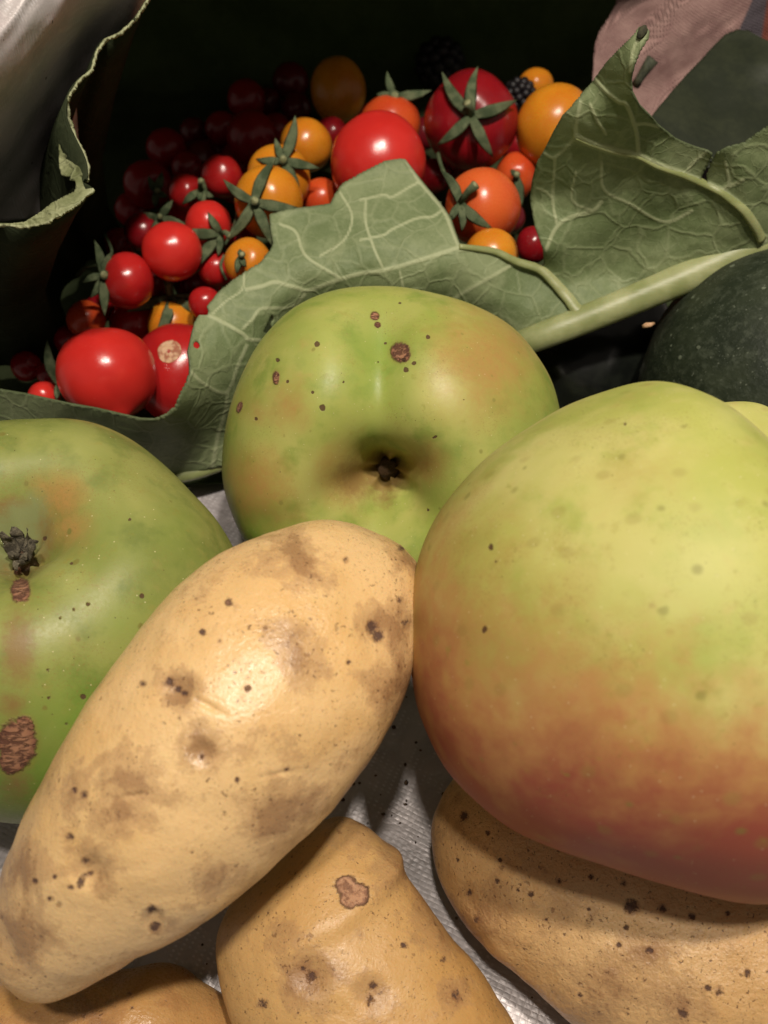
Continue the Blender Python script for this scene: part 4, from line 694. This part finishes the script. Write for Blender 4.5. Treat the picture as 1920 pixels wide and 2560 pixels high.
# px, py, radius px, y-stretch, colour, base height cm, label, calyx (hub, [tips], stalk end)
T = [
 (945, 408, 121, 1.0, 'bright', 4.6, 'largest glossy bright red tomato, directly behind the top of the pale leaf', None),
 (270, 935, 121, .95, 'bright', 3.3, 'big shiny red tomato at the lower left, with a pointed lower end', None),
 (452, 935, 122, 1.05, 'red', 3.2, 'big red tomato with a ring shaped corky scar, half behind the leaf edge', None),
 (1205, 520, 93, 1.0, 'salmon', 4.6, 'orange red tomato with a curled dark calyx, in the gap of the leaf', ((1151, 509), [(1101, 424), (1232, 572), (1154, 580), (1120, 560)], (1189, 462))),
 (1228, 641, 68, 1.0, 'orange', 4.4, 'small yellow orange tomato lowest in the leaf gap, under the orange red one', None),
 (671, 505, 87, 1.0, 'orange', 4.6, 'yellow orange tomato under the large star shaped calyx, left of the leaf corner', ((635, 505), [(558, 448), (689, 397), (748, 520), (679, 613), (570, 600)], None)),
 (622, 657, 60, 1.0, 'orange', 4.1, 'small yellow orange tomato touching the leaf edge below the star calyx', ((603, 640), [(592, 685), (600, 622), (616, 668)], None)),
 (431, 628, 73, 1.0, 'bright', 4.1, 'bright red cherry tomato with a double shine, in the middle of the left cluster', None),
 (318, 701, 69, 1.0, 'red', 3.7, 'red cherry tomato left of the brightest one, with a hooked sepal at its left', ((258, 690), [(205, 707), (236, 600), (282, 628), (262, 790), (225, 745)], None)),
 (432, 812, 62, 1.0, 'orange', 3.6, 'small orange tomato with a hairy grey green calyx, above the scarred red one', ((428, 745), [(316, 779), (386, 847), (500, 790), (517, 752), (460, 760)], (420, 702))),
 (340, 812, 64, 1.0, 'red', 3.1, 'red tomato with twin light spots, behind the top of the big lower left one', None),
 (521, 562, 57, 1.0, 'bright', 4.0, 'red tomato crossed by the drooping sepal left of the star calyx', ((552, 583), [(443, 573), (474, 684), (545, 640), (520, 530)], (575, 590))),
 (697, 446, 80, 1.0, 'orange', 4.1, 'yellow orange tomato with an upright sepal, just behind the star calyx tomato', ((706, 402), [(738, 288), (797, 420), (752, 489), (640, 397), (688, 345)], None)),
 (554, 441, 52, 1.0, 'red', 3.5, 'red tomato with a notch in its top, left of the upright sepal', None),
 (467, 482, 46, 1.0, 'red', 3.4, 'small red tomato half hidden behind a grey green stalk, left of the notched one', ((500, 478), [(455, 512), (535, 492), (500, 505)], (503, 452))),
 (764, 364, 64, 1.0, 'orange', 3.6, 'round amber tomato with one clear light spot, right of the upright sepal', None),
 (976, 311, 75, 1.0, 'orangered', 3.8, 'orange red tomato peeking from behind the largest red one', ((985, 243), [(968, 178), (1078, 226), (940, 236)], None)),
 (1178, 305, 116, 1.05, 'deep', 4.2, 'large dark red tomato wearing an open five pointed calyx with a cut stalk', ((1178, 290), [(1105, 180), (1195, 166), (1292, 250), (1093, 363), (1233, 393)], (1168, 256))),
 (1386, 318, 101, 1.0, 'orange', 4.2, 'large amber tomato half covered by the upright leaf lobe', None),
 (845, 226, 69, 1.13, 'orange', 2.8, 'egg shaped amber tomato alone at the back in half shade', None),
 (541, 672, 46, 1.0, 'red', 3.2, 'red tomato behind the small yellow one at the leaf edge', None),
 (513, 758, 42, 1.0, 'red', 3.0, 'small red tomato just showing above the leaf edge beside the hairy calyx', None),
 (357, 580, 46, 1.0, 'deep', 2.9, 'dark red tomato tucked behind the left of the brightest cherry tomato', ((398, 545), [(358, 532), (432, 500), (470, 566), (372, 590)], None)),
 (600, 600, 42, 1.0, 'deep', 3.0, 'dark red tomato glinting between the star calyx and the yellow tomato', None),
 (500, 632, 46, 1.0, 'red', 3.0, 'red tomato wedged under the drooping sepal', None),
 (494, 706, 60, 1.0, 'deep', 2.3, 'dark red tomato deep in the gap below the brightest cherry tomato', None),
 (456, 520, 36, 1.0, 'red', 2.6, 'tiny red tomato between the drooping sepal and the grey green stalk', None),
 (216, 800, 48, 1.0, 'orangered', 2.3, 'dull orange red tomato in half shade above the big lower left one', None),
 (110, 993, 39, 1.0, 'bright', 2.6, 'small red tomato at the left just above the leaf edge', ((146, 960), [(150, 905), (140, 1000), (118, 850)], None)),
 (804, 500, 52, 1.0, 'orangered', 3.2, 'orange tomato sliver under the largest red one at the leaf corner', None),
 (828, 335, 42, 1.0, 'deep', 2.6, 'dark red tomato between the round amber one and the largest red one', None),
 (1164, 400, 62, 1.0, 'deep', 3.0, 'dark red tomato underneath the five pointed calyx tomato', None),
 (1289, 440, 52, 1.1, 'orangered', 3.0, 'shaded brownish orange tomato behind the orange red one in the leaf gap', ((1290, 440), [(1304, 515), (1275, 425)], None)),
 (1332, 612, 42, 1.1, 'deep', 3.8, 'small dark red tomato at the lower right end of the leaf gap', None),
 (1339, 216, 44, 1.0, 'orange', 2.4, 'shaded amber tomato at the back above the large amber one', None),
 (631, 347, 66, 1.0, 'deep', 2.2, 'dim dark red tomato in shade left of the round amber one', None),
 (616, 249, 48, 1.0, 'deep', 1.8, 'dim red tomato standing highest left in the shade', None),
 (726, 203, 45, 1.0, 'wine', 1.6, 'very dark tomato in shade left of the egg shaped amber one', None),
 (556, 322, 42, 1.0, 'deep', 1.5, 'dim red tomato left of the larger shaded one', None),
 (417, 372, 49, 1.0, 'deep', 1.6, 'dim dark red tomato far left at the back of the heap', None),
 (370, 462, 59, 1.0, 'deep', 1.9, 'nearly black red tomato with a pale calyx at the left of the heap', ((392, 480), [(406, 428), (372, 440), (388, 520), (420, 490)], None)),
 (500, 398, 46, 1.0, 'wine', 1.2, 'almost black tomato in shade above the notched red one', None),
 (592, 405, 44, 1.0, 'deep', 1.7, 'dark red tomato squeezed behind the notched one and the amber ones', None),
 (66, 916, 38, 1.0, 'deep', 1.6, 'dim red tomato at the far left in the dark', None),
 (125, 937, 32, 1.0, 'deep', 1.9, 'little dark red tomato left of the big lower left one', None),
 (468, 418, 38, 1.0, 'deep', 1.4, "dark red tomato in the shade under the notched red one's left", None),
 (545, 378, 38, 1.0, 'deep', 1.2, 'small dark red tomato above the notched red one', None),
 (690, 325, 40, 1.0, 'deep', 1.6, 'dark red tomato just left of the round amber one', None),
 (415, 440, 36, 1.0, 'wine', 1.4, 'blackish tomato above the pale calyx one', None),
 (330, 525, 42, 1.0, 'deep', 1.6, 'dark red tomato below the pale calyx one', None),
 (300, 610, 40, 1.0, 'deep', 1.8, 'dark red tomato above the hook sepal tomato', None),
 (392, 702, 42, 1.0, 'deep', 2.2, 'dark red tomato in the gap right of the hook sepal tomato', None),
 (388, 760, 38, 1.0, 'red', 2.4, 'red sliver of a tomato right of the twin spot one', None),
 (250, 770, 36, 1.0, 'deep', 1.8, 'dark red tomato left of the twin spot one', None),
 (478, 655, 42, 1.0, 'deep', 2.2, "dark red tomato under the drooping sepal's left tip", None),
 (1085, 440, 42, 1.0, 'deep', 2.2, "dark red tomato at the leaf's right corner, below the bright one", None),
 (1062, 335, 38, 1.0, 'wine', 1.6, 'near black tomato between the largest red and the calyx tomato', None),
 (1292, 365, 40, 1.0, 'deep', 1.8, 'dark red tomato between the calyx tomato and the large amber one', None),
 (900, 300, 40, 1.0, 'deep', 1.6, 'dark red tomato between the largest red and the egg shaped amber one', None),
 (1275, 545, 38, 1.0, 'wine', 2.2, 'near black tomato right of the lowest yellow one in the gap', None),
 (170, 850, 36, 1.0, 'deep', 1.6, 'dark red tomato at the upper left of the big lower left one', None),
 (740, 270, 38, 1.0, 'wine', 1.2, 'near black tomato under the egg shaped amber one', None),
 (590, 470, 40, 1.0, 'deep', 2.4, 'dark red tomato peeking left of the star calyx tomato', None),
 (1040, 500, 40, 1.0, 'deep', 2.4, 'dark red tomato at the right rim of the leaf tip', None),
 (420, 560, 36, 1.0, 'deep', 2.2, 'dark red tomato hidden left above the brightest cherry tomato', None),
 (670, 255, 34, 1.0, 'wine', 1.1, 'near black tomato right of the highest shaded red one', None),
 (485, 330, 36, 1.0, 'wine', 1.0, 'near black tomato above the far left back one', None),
]
def surf_depth(x, y, cx, cy, r, D, off):
    rr = r / F * D; d2 = ((x - cx) ** 2 + (y - cy) ** 2) / F / F * D * D
    return D - math.sqrt(max(rr * rr - d2, 0.0)) - off if d2 < rr * rr else D - 0.25 * rr - 0.25 * off
placed = []
for ti, (cx, cy, r, ys, colr, z, label, cal) in enumerate(T):
    D = float(depth_z(cy, z)); dmax = float(depth_z(cy, 0.9))
    for _ in range(60):                     # push back until it only touches the ones in front
        p = W(cx, cy, D); rc = r / F * D
        if any(np.linalg.norm(p - q_) < (rc + r_) * 0.93 for q_, r_ in placed): D += 0.12
        else: break
    D = min(D, dmax) if D > dmax + 1.5 else D
    p = W(cx, cy, D); rc = r / F * D; placed.append((p, rc))
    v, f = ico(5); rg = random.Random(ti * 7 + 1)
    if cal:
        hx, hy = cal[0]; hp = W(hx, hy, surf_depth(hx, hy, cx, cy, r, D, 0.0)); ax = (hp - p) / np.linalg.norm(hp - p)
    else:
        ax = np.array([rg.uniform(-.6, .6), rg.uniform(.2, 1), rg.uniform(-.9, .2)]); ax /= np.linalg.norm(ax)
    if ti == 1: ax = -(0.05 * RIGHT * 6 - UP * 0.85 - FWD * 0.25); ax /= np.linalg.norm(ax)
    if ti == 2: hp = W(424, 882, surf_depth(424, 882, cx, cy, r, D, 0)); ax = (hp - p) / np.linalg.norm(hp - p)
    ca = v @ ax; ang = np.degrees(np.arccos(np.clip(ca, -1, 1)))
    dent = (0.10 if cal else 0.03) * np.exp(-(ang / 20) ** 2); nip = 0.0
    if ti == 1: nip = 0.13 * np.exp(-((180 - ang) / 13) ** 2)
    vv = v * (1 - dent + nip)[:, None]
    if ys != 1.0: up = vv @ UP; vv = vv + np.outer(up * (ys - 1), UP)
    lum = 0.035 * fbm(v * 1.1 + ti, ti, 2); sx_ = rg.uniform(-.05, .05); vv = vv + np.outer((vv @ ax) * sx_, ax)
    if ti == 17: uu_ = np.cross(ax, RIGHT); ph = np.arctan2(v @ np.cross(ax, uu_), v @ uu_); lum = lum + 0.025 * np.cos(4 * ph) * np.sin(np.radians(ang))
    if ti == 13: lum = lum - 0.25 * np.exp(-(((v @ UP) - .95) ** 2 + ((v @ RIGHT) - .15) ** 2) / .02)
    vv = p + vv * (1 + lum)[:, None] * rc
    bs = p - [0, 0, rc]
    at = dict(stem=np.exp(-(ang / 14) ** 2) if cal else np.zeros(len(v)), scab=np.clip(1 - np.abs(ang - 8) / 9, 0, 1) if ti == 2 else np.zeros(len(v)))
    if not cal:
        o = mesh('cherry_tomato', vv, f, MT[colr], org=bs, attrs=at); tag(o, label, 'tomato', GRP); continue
    th = link('cherry_tomato', None, None, bs); tag(th, label, 'tomato', GRP); mesh('tomato_skin', vv, f, MT[colr], parent=th, org=bs, attrs=at)
    (hx, hy), tips, stalk = cal; hd = surf_depth(hx, hy, cx, cy, r, D, 0.05); big = r > 60
    hubp = W(hx, hy, hd - 0.06)
    for kx, (tx, ty) in enumerate(tips):
        L = math.hypot(tx - hx, ty - hy); lift = 0.10 + 0.12 * rg.random(); bend = rg.uniform(-.08, .08)
        pts = []
        for u in np.linspace(0, 1, 9):
            x = hx + (tx - hx) * u + (ty - hy) * bend * math.sin(math.pi * u); y = hy + (ty - hy) * u - (tx - hx) * bend * math.sin(math.pi * u)
            sd = surf_depth(x, y, cx, cy, r, D, 0.06); dd = min(sd, hd + 0.35 * max(sd - hd, 0)) - lift * math.sin(u * 2.6); pts.append((x, y, dd))
        pts = np.array(pts)
        pw = W(pts[:, 0], pts[:, 1], pts[:, 2]); wd = min(0.075 * L + 6.5, 15.5 if L > 80 else 12.5) / F * D
        prof_ = np.interp(np.linspace(0, 1, 9), [0, .15, .4, .7, .92, 1], [.6, .75, 1.0, .72, .25, .06])
        # blade: a thin keeled strip with real thickness
        Vb = []; Fb = []; view = (CPOS - p) / np.linalg.norm(CPOS - p); tw = rg.uniform(-.5, .5)
        for i_ in range(9):
            tt_ = pw[min(i_ + 1, 8)] - pw[max(i_ - 1, 0)]; tt_ /= np.linalg.norm(tt_); si = np.cross(tt_, view); si /= np.linalg.norm(si); nn_ = np.cross(si, tt_)
            a_ = tw * i_ / 8; si2 = si * math.cos(a_) + nn_ * math.sin(a_); nn2 = nn_ * math.cos(a_) - si * math.sin(a_); w_ = wd * prof_[i_]
            for du, dn in ((-1, .0), (-.55, .16), (0, -.02), (.55, .16), (1, .0), (.5, -.08), (0, -.2), (-.5, -.08)): Vb.append(pw[i_] + si2 * w_ * du + nn2 * w_ * dn)
        for i_ in range(8):
            for k_ in range(8): a0, b0 = i_ * 8 + k_, i_ * 8 + (k_ + 1) % 8; Fb.append((a0, b0, b0 + 8, a0 + 8))
        Fb.append(tuple(range(7, -1, -1))); Fb.append(tuple(64 + k_ for k_ in range(8)))
        mesh('sepal', np.array(Vb), Fb, M_CAL, parent=th, org=bs)
    if stalk: a_ = W(hx, hy, hd + .05); b_ = W(stalk[0], stalk[1], hd - 0.45); m_ = (a_ + b_) / 2 + [0, 0, .08]
    else: a_ = W(hx, hy, hd + .05); b_ = W(hx + 2, hy - 4, hd - 0.28); m_ = (a_ + b_) / 2
    wv_ = (11 if big else 7.5) / F * D; sv, sf = tube([a_, m_, b_], [wv_ * .9, wv_ * .8, wv_ * 1.1], 12)
    sk = mesh('stalk', sv, sf, M_CAL, parent=th, org=bs)
    dirn = (b_ - m_) / np.linalg.norm(b_ - m_); sv, sf = tube([b_ - dirn * .02, b_ + dirn * .02], [wv_ * .85, wv_ * .75], 12); mesh('stalk_end', sv, sf, M_STUB, parent=sk, org=bs)

# loose bits of vine among the tomatoes
def vine(pts, w, label):
    sp_ = open_spline(pts, 6); P_ = W(sp_[:, 0], sp_[:, 1], sp_[:, 2]); sv, sf = tube(P_, np.linspace(w, w * .6, len(P_)), 8); o = mesh('vine_stem', sv, sf, M_CAL, org=P_[0]); tag(o, label, 'stem')
vine([(262, 585, 27.2), (280, 630, 27.0), (262, 665, 26.7), (238, 700, 26.3)], .05, 'thin bent vine stem rising left of the hook sepal tomato')
vine([(505, 452, 28.0), (512, 480, 27.4), (500, 520, 27.0), (470, 545, 26.9)], .085, 'thick short vine stem between the notched and the bright red tomato')
vine([(592, 470, 26.6), (596, 520, 26.2), (575, 590, 25.9), (530, 650, 25.8), (474, 690, 25.9)], .06, 'long dark vine stem slanting down beside the star calyx')
vine([(560, 640, 25.8), (552, 665, 25.6), (566, 700, 25.5)], .06, 'small curved pale vine stem beside the yellow tomato at the leaf edge')
vine([(190, 690, 27.0), (215, 668, 26.8), (250, 670, 26.6), (255, 720, 26.3), (262, 790, 25.9)], .06, 'hooked vine stem curling at the far left of the heap')
vine([(1095, 385, 27.6), (1105, 420, 27.1), (1130, 470, 26.6), (1150, 505, 26.1)], .07, 'vine stem leading to the curled dark calyx in the leaf gap')
# dark berries behind the tomatoes: each a cluster of drupelets
M_BERRY = mat_tomato('blackberry_skin', (0.003, 0.002, 0.003), (0.007, 0.003, 0.005), 0.5)
def berry(cx, cy, r, z, label):
    D = float(depth_z(cy, z)); p = W(cx, cy, D); rc = r / F * D; v, f = ico(3); VV = []; FF = []; k = 0
    for i in range(46):
        a = math.acos(1 - 2 * (i + .5) / 46); b = i * 2.39996; d = np.array([math.sin(a) * math.cos(b), math.sin(a) * math.sin(b), math.cos(a)])
        VV.append(p + d * rc * .78 + v * rc * .27); FF.append(f + k * len(v)); k += 1
    V = np.vstack(VV); o = mesh('blackberry', V, np.vstack(FF), M_BERRY, org=p, attrs=dict(scab=np.zeros(len(V)), stem=np.zeros(len(V)))); tag(o, label, 'berry', 'blackberries behind the tomatoes')
berry(1298, 238, 42, 2.6, 'dark purple berry between the calyx tomato and the large amber one')
berry(1100, 160, 62, 1.4, 'blackberry in the dark at the top, left of the five pointed calyx')
